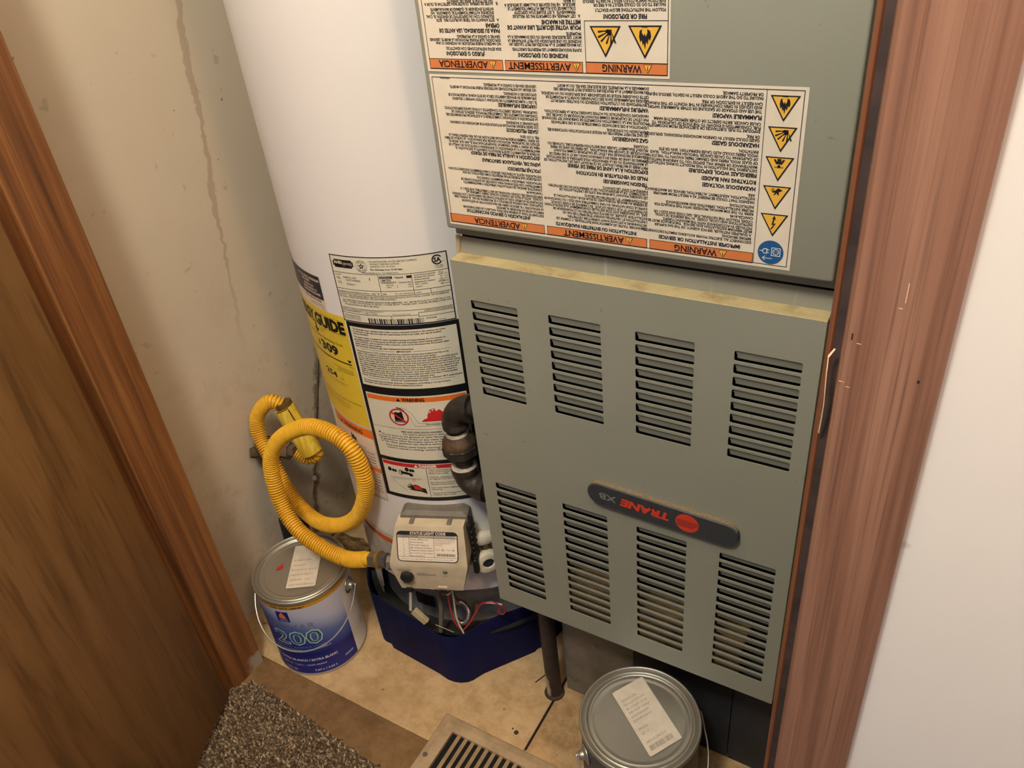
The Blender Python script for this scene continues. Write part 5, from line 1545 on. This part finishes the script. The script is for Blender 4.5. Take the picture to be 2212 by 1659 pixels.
# narrow warning labels under it
P = Print(cyl, 0.006)
P.rect(A_(-51.0), A_(-22.9), 0.3775, 0.5165, LPK, 0, 16)
P.frame(A_(-51.0), A_(-22.9), 0.3785, 0.5165, 0.0005, LI, 1, 16)
P.rect(A_(-51.0), A_(-23.0), 0.4985, 0.5145, LO_, 2, 16)
P.poly([(A_(-45.0) - 0.004, 0.5015), (A_(-45.0) + 0.004, 0.5015), (A_(-45.0), 0.5085)], LI, 3)
P.text('WARNING', A_(-42.5), 0.5020, 0.0070, LI, width=A_(13.5), bold=0.03)
P.poly([(A_(-38.5), 0.4830), (A_(-37.9), 0.4960), (A_(-37.2), 0.4880), (A_(-36.4), 0.4925), (A_(-35.8), 0.4855), (A_(-35.0), 0.4900), (A_(-34.6), 0.4790), (A_(-35.6), 0.4830), (A_(-36.2), 0.4790), (A_(-37.0), 0.4840), (A_(-37.6), 0.4800)], LI, 3)
P.text('Explosion Hazard', A_(-29), 0.4745, 0.0024, LI, width=A_(12), align='r')
P.rect(A_(-51), A_(-23), 0.4715, 0.4719, LI, 2, 14)
for k, t in enumerate(['Combustible construction.', 'Refer to manual.', 'Keep clear of heater burner area approved', 'for use in air intake.', 'Death or injury can result']):
    P.text(t, A_(-24.5), 0.4670 - 0.0058 * k, 0.0028, LI, width=0.00160 * len(t), align='r', bold=0.01)
P.rect(A_(-51.0), A_(-23.0), 0.4335, 0.4420, LO_, 2, 16)
P.text('WARNING', A_(-28.5), 0.4350, 0.0050, LI, width=A_(10.5), align='r', bold=0.03)
for k, t in enumerate(['Before lighting read manual', 'Use only gas shown', 'Keep area clear of any supply', 'of gas or flammable', 'Do not turn on any gas supply', 'if water leaks, use care', 'Shut off main gas before service']):
    P.text(t, A_(-24.3), 0.4285 - 0.0058 * k, 0.0026, LI, width=0.00160 * len(t), align='r', bold=0.008)
P.text('ATTENTION  SEE MANUAL', A_(-24), 0.3800, 0.0018, LI, width=A_(8), align='r')
P.build('side_warning_label', wh)['label'] = 'narrow pale warning label with two orange bands'
P = Print(cyl, 0.006)
ORD = flat('label_rust_orange', (206, 92, 44), 0.45)
P.rect(A_(-68), A_(-24), 0.2050, 0.2990, plain('label_faded', (205, 199, 186), 0.5), 0, 20)
P.rect(A_(-68), A_(-24), 0.2780, 0.2900, ORD, 1, 20)
P.text('WARNING', A_(-46), 0.2800, 0.0070, LI, width=A_(13), align='c', bold=0.03)
for k in range(7):
    P.text(['FOR YOUR SAFETY READ BEFORE OPERATING THIS HEATER', 'If you do not follow these instructions exactly a fire or explosion', 'may result causing property damage, personal injury or loss of life.', 'BEFORE LIGHTING smell all around the appliance area for gas.', 'Be sure to smell next to the floor because some gas is heavier.', 'Use only your hand to push in or turn the gas control knob.', 'Do not use this appliance if any part has been under water.'][k], A_(-26), 0.2710 - 0.0072 * k, 0.0030, LI, width=A_(36), align='r')
P.build('lighting_label', wh)['label'] = 'faded operating label with an orange band'
# ------------------------------------------------------------------ yellow corrugated gas connector
HOSE = [(-0.671, 0.614, 0.3049), (-0.7047, 0.61, 0.2969), (-0.7545, 0.607, 0.2788), (-0.8104, 0.605, 0.285), (-0.8581, 0.608, 0.3047), (-0.8942, 0.62, 0.3427), (-0.9061, 0.635, 0.4068), (-0.8772, 0.643, 0.4577), (-0.8122, 0.648, 0.4991), (-0.7555, 0.648, 0.5019), (-0.7188, 0.645, 0.4788), (-0.712, 0.645, 0.4178), (-0.7523, 0.65, 0.3377), (-0.8191, 0.66, 0.2798), (-0.8897, 0.672, 0.2555), (-0.9503, 0.685, 0.277), (-0.9923, 0.7, 0.329), (-1.0265, 0.715, 0.3708), (-1.0284, 0.725, 0.4048), (-0.9984, 0.735, 0.4388), (-0.976, 0.745, 0.4283), (-0.9626, 0.752, 0.395), (-0.946, 0.757, 0.3495), (-0.9352, 0.752, 0.33), (-0.948, 0.742, 0.3247), (-0.9655, 0.735, 0.3382)]
ho = HOSE[0]
hs = thing('gas_connector_hose', ho, 'yellow corrugated gas hose looped between wall valve and water heater', 'hose')
m = NT('hose_yellow', 0.45)
f = m.noise(60, 3, 0.6)
c = m.ramp(f, [(0.3, (226, 172, 40)), (0.7, (240, 190, 56))])
c = m.mix(m.fmap(m.noise(90, 3, 0.7), 0.66, 0.74, 0, 0.6), c, (120, 86, 30))
m.col(c)
HY = m.m
path = catmull(HOSE, 14)
PITCH = 0.0046
path = resample(path, PITCH / 6)         # six rings per corrugation: wide crest, narrow deep groove
n = len(path)
cut0 = int(0.046 / (PITCH / 6))         # plain yellow sleeve and nut take the first stretch
rad = [(0.0128, 0.0133, 0.0133, 0.0128, 0.0098, 0.0098)[i % 6] for i in range(n)]
body_p = path[cut0:]
mb = MB(); mb.tube(body_p, rad[cut0:], 16)
mb.build('corrugated_tube', HY, hs, True, 35, off=ho)
MB().tube([path[k] for k in range(cut0 - 18, cut0 + 4)], 0.0118, 16).build('end_sleeve', HY, hs, True, off=ho)
NUT = plain('plated_steel', (150, 144, 130), 0.35, 0.75, 0.08)
MB().tube([path[cut0 - 36], path[cut0 - 35], path[cut0 - 18], path[cut0 - 17]], [0.0112, 0.0128, 0.0128, 0.0112], 6).build('end_nut', NUT, hs, off=ho)
MB().tube([path[cut0 - 43], path[cut0 - 36]], 0.0145, 20).build('brass_flange', plain('brass', (206, 176, 104), 0.3, 0.8), hs, True, off=ho)
MB().tube([path[0], path[cut0 - 43]], 0.0125, 6).build('adapter_nut', plain('dull_steel', (112, 108, 104), 0.4, 0.6), hs, off=ho)
# black smudge ring where the hose kinks
# caution tag folded round the hose
A0 = Vector((-0.9700, 0.7440, 0.4300)); A1 = Vector((-0.9370, 0.7480, 0.3380))
axd = (A1 - A0).normalized()
toc = (Vector((0, 0, 1.188)) - A0).normalized()
e1 = (toc - axd * toc.dot(axd)).normalized(); e2 = axd.cross(e1)
m = NT('tag_yellow', 0.4)
m.col(m.ramp(m.noise(1, 2, 0.6, m.coord((160, 160, 12))), [(0.4, (222, 184, 52)), (0.6, (240, 212, 92))]))
def sleeve(a0, a1, r0, r1, l0, l1, mat, name, lift=0.0, th=0.0009):
    vs = []; fs = []
    na, nl = 16, 6
    for i in range(nl + 1):
        t = l0 + (l1 - l0) * i / nl
        cpt = A0.lerp(A1, t)
        for k in range(na + 1):
            a = R(a0 + (a1 - a0) * k / na)
            rr = r0 + (r1 - r0) * k / na + lift
            for dr in (0, th):
                vs.append(cpt + (e1 * math.cos(a) + e2 * math.sin(a)) * (rr + dr))
    w = (na + 1) * 2
    for i in range(nl):
        for k in range(na):
            b0 = i * w + k * 2
            fs += [(b0, b0 + 2, b0 + w + 2, b0 + w), (b0 + 1, b0 + w + 1, b0 + w + 3, b0 + 3)]
    for i in range(nl):
        fs += [(i * w, i * w + w, i * w + w + 1, i * w + 1), (i * w + w - 2, i * w + w - 1, i * w + 2 * w - 1, i * w + 2 * w - 2)]
    for k in range(na):
        fs += [(k * 2, k * 2 + 1, k * 2 + 3, k * 2 + 2), (nl * w + k * 2, nl * w + k * 2 + 2, nl * w + k * 2 + 3, nl * w + k * 2 + 1)]
    return MB().add(vs, fs).build(name, mat, hs, True, 50, off=ho)
sleeve(-110, 100, 0.0150, 0.0205, -0.02, 1.0, m.m, 'caution_tag')['label'] = 'yellow plastic caution tag folded round the hose'
sleeve(-8, -2, 0.0181, 0.0183, 0.02, 0.55, flat('tag_ink', (48, 42, 26)), 'tag_border', 0.0010, 0.0002)
sleeve(-8, 60, 0.0181, 0.0196, -0.015, 0.0, MATS['tag_ink'], 'tag_border', 0.0010, 0.0002)
MB().tube([A0.lerp(A1, -0.10), A0.lerp(A1, -0.02)], 0.0152, 16).build('end_nut', plain('dirty_brass', (118, 92, 52), 0.5, 0.5), hs, True, off=ho)

# ------------------------------------------------------------------ gas riser with shutoff on the left wall
rl = (-1.0210, 0.7180, 0)
rs = thing('gas_riser', rl, 'rusty gas stub with shutoff fitting at the left wall behind the hose', 'pipe')
MB().tube([(0, 0, 0.10), (0, 0, 0.325)], 0.0110, 16).build('riser_pipe', RUSTY, rs, True)
MB().tube([(0, 0, 0.0006), (0.002, 0, 0.06), (0.004, 0, 0.13), (0.002, 0, 0.172), (0, 0, 0.180)], [0.030, 0.029, 0.027, 0.024, 0.013], 14).build('wrapped_foot', plain('black_wrap', (26, 28, 26), 0.7, 0, 0.35, 60, 0.4), rs, True)
MB().tube([(0, 0, 0.312), (0, 0, 0.318), (0, 0, 0.352), (0, 0, 0.358)], [0.015, 0.021, 0.021, 0.015], 12).build('shutoff_body', RUSTY, rs, True, 40)
MB().tube([(-0.010, -0.010, 0.336), (-0.022, -0.022, 0.338)], [0.013, 0.009], 8).build('shutoff_key', RUSTY, rs)
MB().tube([(0.010, 0.004, 0.336), (0.030, 0.010, 0.338), (0.031, 0.0104, 0.338), (0.044, 0.014, 0.338), (0.045, 0.0143, 0.338), (0.056, 0.0165, 0.339)], [0.0125, 0.0125, 0.0165, 0.0165, 0.0125, 0.0120], 6).build('flare_nut', plain('dirty_nut', (122, 106, 84), 0.5, 0.4, 0.2), rs)

# ------------------------------------------------------------------ paint cans
LIDM = NT('tin_lid', 0.40, 0.8)
f = LIDM.noise(10, 4, 0.6)
LIDM.col(LIDM.ramp(f, [(0.3, (176, 172, 160)), (0.7, (190, 186, 174))]))
LIDM.l(LIDM.fmap(LIDM.noise(25, 3, 0.6), 0.3, 0.7, 0.38, 0.46), LIDM.b.inputs['Roughness'])
TIN = LIDM.m
WIRE = plain('bail_wire', (206, 202, 194), 0.3, 0.7)
CR = 0.0815
def paint_can(loc, label, ears, front, label_mats):
    t = thing('paint_can', loc, label, 'paint can', group='gallon paint cans')
    MB().lathe([(0.0, 0.003), (0.078, 0.003), (0.0790, 0.0006), (0.0820, 0.0006), (0.0824, 0.003), (CR, 0.005), (CR, 0.1835)], 72).build('body', label_mats[0], t, True, 35)
    rim = [(CR, 0.1830), (0.0832, 0.1850), (0.0838, 0.1875), (0.0838, 0.1905), (0.0826, 0.1928), (0.0808, 0.1930), (0.0795, 0.1915), (0.0785, 0.1880), (0.0775, 0.1870)]
    MB().lathe(rim, 72).build('rim', TIN, t, True, 60)
    ld_ = MB().lathe([(0.0775, 0.1870), (0.0765, 0.1895), (0.0745, 0.1915), (0.0728, 0.1912), (0.0716, 0.1885), (0.0700, 0.1872), (0.0670, 0.1882), (0.0655, 0.1885), (0.0630, 0.1872), (0.0600, 0.1870), (0.0, 0.1876)], 72).build('lid', TIN, t, True, 60)
    for a in ears:
        Me = Matrix.Rotation(R(a), 4, 'Z') @ Matrix.Translation((CR, 0, 0.152)) @ Matrix.Rotation(R(90), 4, 'Y')
        e = MB().lathe([(0.0150, 0.0002), (0.0148, 0.0010), (0.0105, 0.0014), (0.0095, 0.0030), (0.0070, 0.0038), (0.0066, 0.0085), (0.0050, 0.0100), (0.0, 0.0100)], 24, 0, (0, 0, 0), Me).build('ear', TIN, t, True, 50)
    a0 = R(ears[0]); fd = R(front)
    pts = []
    ax = Vector((math.cos(a0), math.sin(a0), 0)); fv = Vector((math.cos(fd), math.sin(fd), 0))
    p0_ = ax * (CR + 0.008) + Vector((0, 0, 0.152))
    pts.append(p0_); pts.append(ax * (CR + 0.0135) + Vector((0, 0, 0.1545)))
    for k in range(1, 24):
        tt = math.pi * k / 24
        rx = (CR + 0.0125) * math.cos(tt); ry = (CR + 0.0125) * math.sin(tt) ** 0.9
        pts.append(ax * rx + fv * ry + Vector((0, 0, 0.152 - 0.070 * math.sin(tt) ** 0.8)))
    pts.append(-ax * (CR + 0.0135) + Vector((0, 0, 0.1545))); pts.append(-ax * (CR + 0.008) + Vector((0, 0, 0.152)))
    MB().tube(catmull(pts, 4), 0.0013, 8).build('bail_handle', WIRE, t, True)
    return t, ld_

m = NT('can_label', 0.35)
s = m.xyz()
ang = m.math('ARCTAN2', s[1], s[0])
zc = m.math('ADD', s[2], m.math('MULTIPLY', m.math('SUBTRACT', m.noise(9, 2), 0.5), 0.012))
diag = m.math('ADD', zc, m.math('MULTIPLY', ang, 0.030))         # the printed fade runs aslant across the front
c = m.ramp(m.fmap(diag, 0.00, 0.175), [(0.0, (26, 38, 122)), (0.30, (30, 48, 140)), (0.52, (84, 108, 168)), (0.72, (186, 190, 214)), (1.0, (214, 212, 226))])
low = m.fmap(s[2], 0.062, 0.056)
c = m.mix(low, c, (28, 36, 120))
side = m.fmap(ang, R(2.6), R(3.4))
c = m.mix(side, c, (214, 208, 204))
gold = m.math('MULTIPLY', m.fmap(s[2], 0.1735, 0.1742), 1.0)
c = m.mix(gold, c, (214, 158, 46))
c = m.mix(m.fmap(s[2], 0.0052, 0.0046), c, (160, 156, 148))
m.col(c)
CANL = m.m
can1, lid1 = paint_can((-0.8926, 0.6132, 0.0006), 'blue-labelled gallon paint can with a red mark on its lid, by the water heater', (21.5, -158.5), -66, [CANL])
ccyl = lambda u, v, l: ((CR + 0.0004 + 0.0001 * l) * math.cos(u / CR), (CR + 0.0004 + 0.0001 * l) * math.sin(u / CR), v)
Q = lambda d: R(d) * CR
CW = flat('can_white', (226, 228, 236), 0.4); CG = flat('can_green', (120, 168, 140), 0.4); CB = flat('can_blue', (24, 36, 120), 0.4); CO = flat('can_orange', (236, 122, 78), 0.4); CGR = flat('can_grey', (120, 124, 140), 0.4)
P = Print(ccyl, 0.003)
P.rect(Q(-82), Q(-66), 0.1440, 0.1690, CB, 1, 4)
lu = Q(-74.0)
P.disc(lu - 0.001, 0.1600, 0.0048, CO, 2, 0.0045); P.poly([(lu - 0.0075, 0.1545), (lu - 0.0040, 0.1600), (lu + 0.0045, 0.1590), (lu + 0.0065, 0.1535), (lu + 0.0015, 0.1520)], CO, 2); P.poly([(lu - 0.0020, 0.1640), (lu + 0.0022, 0.1640), (lu + 0.0012, 0.1675), (lu - 0.0020, 0.1672)], CO, 2)
P.text('SHERWIN', lu, 0.1490, 0.0022, CW, width=0.0160, align='c', layer=3); P.text('WILLIAMS.', lu, 0.1458, 0.0020, CW, width=0.0150, align='c', layer=3)
P.build('brand_logo', can1)
P = Print(ccyl, 0.003)
P.text('PROMAR', Q(-101), 0.1240, 0.0135, CGR, width=Q(62), bold=-0.012)
P.text('200', Q(-96), 0.0850, 0.0330, CW, width=Q(62), bold=0.030); P.text('200', Q(-95), 0.0856, 0.0318, CG, width=Q(60), bold=0.012, layer=4); P.text('200', Q(-94.2), 0.0862, 0.0306, flat('can_teal', (38, 78, 130), 0.4), width=Q(58.4), bold=-0.014, layer=5)
P.text('ZERO V.O.C. INTERIOR LATEX', Q(-104), 0.0750, 0.0038, CG, width=Q(70)); P.text('LATEX PARA INTERIORES / LATEX D\u2019INT\u00c9RIEUR', Q(-104), 0.0680, 0.0034, CW, width=Q(76))
P.build('name_print', can1)
P = Print(ccyl, 0.003)
P.text('EXTRA WHITE / EXTRA BLANCO / EXTRA BLANC', Q(-136), 0.0395, 0.0052, CW, width=Q(112), bold=0.035)
P.text('B30 W 12651 \u2022 6509-00009', Q(-98), 0.0270, 0.0040, CW, width=Q(58))
P.text('124 FL OZ', Q(-98), 0.0120, 0.0044, CW, width=Q(18), bold=0.02); P.text('3.63 L / 3.63 L', Q(-57), 0.0120, 0.0044, CW, width=Q(29), bold=0.02)
P.rect(Q(-16), Q(-3), 0.0200, 0.0250, flat('can_lilac', (140, 144, 190), 0.4), 1, 3)
P.build('detail_print', can1)
P = Print(ccyl, 0.003)
P.text('SATIN / MATE / SEMI-MAT', Q(-88), 0.1762, 0.0034, INK, width=Q(44), bold=0.02)
P.build('band_print', can1)
P = Print(ccyl, 0.003)
ru = Q(26)
for k in range(3):
    a = R(90 + 120 * k)
    P.line([(ru + 0.006 * math.cos(a), 0.056 + 0.009 * math.sin(a)), (ru + 0.006 * math.cos(a + 2.09), 0.056 + 0.009 * math.sin(a + 2.09))], 0.0011, CGR, 2)
P.build('recycling_mark', can1)
lidmap = lambda u, v, l: (u, v, 0.1880 + 0.0001 * l)
def lid_sticker(parent, corners, seed, name='price_sticker'):
    """corners: first row is the edge where the text starts"""
    a, b, c_, d_ = [Vector(p) for p in corners]
    eu = (b - a); ev = (d_ - a)
    U, V_ = eu.length, ev.length
    eu.normalize(); ev.normalize()
    Pp = Print(lambda u, v, l: (a.x + eu.x * u + ev.x * v, a.y + eu.y * u + ev.y * v, 0.1886 + 0.0002 + 0.00008 * l))
    Pp.poly(rrect(0, U, 0, V_, 0.0025), plain('sticker_thermal', (226, 214, 196), 0.6, 0, 0.04), 0)
    GI = flat('thermal_ink', (150, 138, 124), 0.6)
    return Pp, U, V_, GI
# sticker on the first lid
Pp, U, V_, GI = lid_sticker(lid1, [(0.0109, -0.0473), (0.0542, -0.0200), (-0.0020, 0.0635), (-0.0450, 0.0370)], 1)
for k, t in enumerate(['EXTRA WHITE  B30W12651', '650900009   03/21', 'SHER-COLOR  FORMULA', 'BAC COLORANT  OZ 32 64', 'ONE GALLON', 'PROMAR 200 ZERO']):
    Pp.text(t, 0.004, 0.005 + k * 0.0115, 0.0034, GI, width=min(U - 0.008, 0.0021 * len(t)))
Pp.build('lid_sticker', lid1)
bm = bmesh.new()
P = Print(lambda u, v, l: (u, v, 0.1880 + 0.0003))
P.poly([(-0.0371, -0.0228), (-0.038, -0.016), (-0.0366, -0.0105), (-0.0383, -0.0053), (-0.0351, -0.0062), (-0.0295, -0.0121), (-0.031, -0.0175)], flat('red_mark', (196, 36, 40), 0.5), 0)
P.build('red_mark', lid1)

m2 = plain('can_plain', (92, 94, 100), 0.45, 0.3, 0.1)
can2, lid2 = paint_can((-0.2517, 0.6055, 0.0006), 'gallon paint can with a long white lid sticker, right of the floor vent', (-133, 47), -44, [m2])
Pp, U, V_, GI = lid_sticker(lid2, [(0.0336, -0.0451), (0.0612, -0.0004), (-0.0221, 0.0628), (-0.0504, 0.0200)], 2)
Pp.barcode(0.006, U - 0.010, 0.006, 0.0135, GI, 12, 2)
for k, (t, w) in enumerate([('6403-51234-1117', 0.8), ('', 0), ('QP 12', 0.3), ('PM200', 0.35), ('', 0), ('B30W12651', 0.7), ('650900009', 0.7), ('SHER COLOR  FORMULA', 0.85), ('BAC COLORANT  OZ 32 64', 0.85), ('ONE GALLON  EXTRA WHITE', 0.85), ('INTERIOR LATEX', 0.6)]):
    if t:
        Pp.text(t, 0.006, 0.0175 + k * 0.0068, 0.0036, GI, width=(U - 0.012) * w)
Pp.build('lid_sticker', lid2)

# ------------------------------------------------------------------ floor register
RG = plain('register_tan', (184, 160, 128), 0.45, 0.1, 0.1, 30)
rg = thing('floor_register', (-0.445, 0.512, 0.0), 'tan metal floor vent with long slots beside the paint can', 'floor vent')
ro = (-0.445, 0.512, 0.0)
x0, x1, y0, y1 = -0.5920, -0.2990, 0.4380, 0.5860
sx0, sx1, sy0, sy1 = -0.5620, -0.3300, 0.4680, 0.5595
bm = bmesh.new()
def rect3(a, b, c_, d_, z):
    return [bm.verts.new(p) for p in ((a, c_, z), (b, c_, z), (b, d_, z), (a, d_, z))]
R0 = rect3(x0, x1, y0, y1, 0.0008); R1 = rect3(x0 + 0.003, x1 - 0.003, y0 + 0.003, y1 - 0.003, 0.0048); R2 = rect3(x0 + 0.014, x1 - 0.014, y0 + 0.014, y1 - 0.014, 0.0068); R3 = rect3(sx0, sx1, sy0, sy1, 0.0068); R4 = rect3(sx0, sx1, sy0, sy1, 0.0008)
for a, b in ((R0, R1), (R1, R2), (R2, R3), (R3, R4)):
    for i in range(4):
        j = (i + 1) % 4
        bm.faces.new((a[i], a[j], b[j], b[i]))
MB().bm(bm).build('face_plate', RG, rg, off=ro)
MB().box(sx0 - 0.001, sx1 + 0.001, sy0 - 0.001, sy1 + 0.001, 0.0004, 0.0010).build('duct_dark', flat('duct_black', (14, 12, 10), 0.9), rg, off=ro)
SM = None
xs = sx0 + 0.0135
while xs < sx1 - 0.004:
    if SM is None:
        sm_ = Matrix.Rotation(R(28), 4, 'Y')
        ob = MB().box(-0.0030, 0.0030, -(sy1 - sy0) / 2, (sy1 - sy0) / 2, -0.0007, 0.0007, 0, 0, 1, sm_).build('slat', plain('slat_tan', (160, 136, 104), 0.5, 0.1, 0.12, 40), rg)
        SM = ob.data
    else:
        ob = bpy.data.objects.new('slat', SM); COL.objects.link(ob); ob.parent = rg
    ob.location = (xs - ro[0], (sy0 + sy1) / 2 - ro[1], 0.0042)
    xs += 0.01335
MB().tube([(-0.5800, 0.5060, 0.0066), (-0.5800, 0.5060, 0.0072)], 0.0042, 14).build('screw', plain('screw_grey', (118, 112, 100), 0.5, 0.4), rg, off=ro)

# ------------------------------------------------------------------ odds and ends on the floor
def clump(name, loc, size, mat, label, cat, seed, parts=7):
    rnd_ = random.Random(seed)
    bm_ = bmesh.new()
    bmesh.ops.create_icosphere(bm_, subdivisions=3, radius=1.0)
    ph = [rnd_.uniform(0, 6.28) for _ in range(6)]
    for p in bm_.verts:
        c_ = p.co.normalized()
        k = 1 + 0.22 * math.sin(c_.x * 5 + ph[0]) * math.cos(c_.y * 4 + ph[1]) + 0.14 * math.sin(c_.z * 9 + ph[2]) + 0.08 * math.sin(c_.x * 17 + c_.y * 13 + ph[3])
        p.co = Vector((c_.x * size[0] * k, c_.y * size[1] * k, max(0.0004, size[2] + c_.z * size[2] * k)))
    o = MB().bm(bm_).build(name, mat, None, True, 50)
    o.location = loc
    return tag(o, label, cat)
INS = NT('dirty_insulation', 0.95)
INS.col(INS.ramp(INS.noise(40, 4, 0.7), [(0.35, (74, 56, 34)), (0.5, (140, 110, 66)), (0.7, (196, 166, 116))]))
INS.bump(INS.noise(90, 4, 0.7), 0.8, 0.004)
clump('insulation_scrap', (-0.968, 0.795, 0.0005), (0.050, 0.026, 0.030), INS.m, 'dirty yellow insulation scrap on the floor behind the left paint can', 'insulation', 5)
DOT = flat('tar_dot', (58, 52, 44), 0.7)
for i, (x_, y_, r_) in enumerate([(-0.4695, 0.6085, 0.0040), (-0.4780, 0.6120, 0.0015)]):
    o = MB().lathe([(r_, 0.0), (r_ * 0.9, 0.0008), (0.0, 0.0011)], 16).build('tar_spot', DOT, None, True)
    o.location = (x_, y_, 0.0002)
    tag(o, ['larger dark tar spot on the vinyl by the floor seam', 'tiny dark fleck on the vinyl next to the larger tar spot'][i], 'stain')
gr = MB()
gr.tube([(-0.560, 0.720, 0.0022), (-0.520, 0.745, 0.0022), (-0.470, 0.741, 0.0022)], 0.0009, 6)
tw = MB().tube(catmull([(-0.4860, 0.7050, 0.0012), (-0.4800, 0.7200, 0.0012), (-0.4720, 0.7420, 0.0014)], 6), 0.0011, 6).build('twig', plain('twig_dark', (70, 52, 34), 0.8), None, True)
tag(tw, 'thin dark twig on the vinyl left of the gas drop pipe', 'twig')
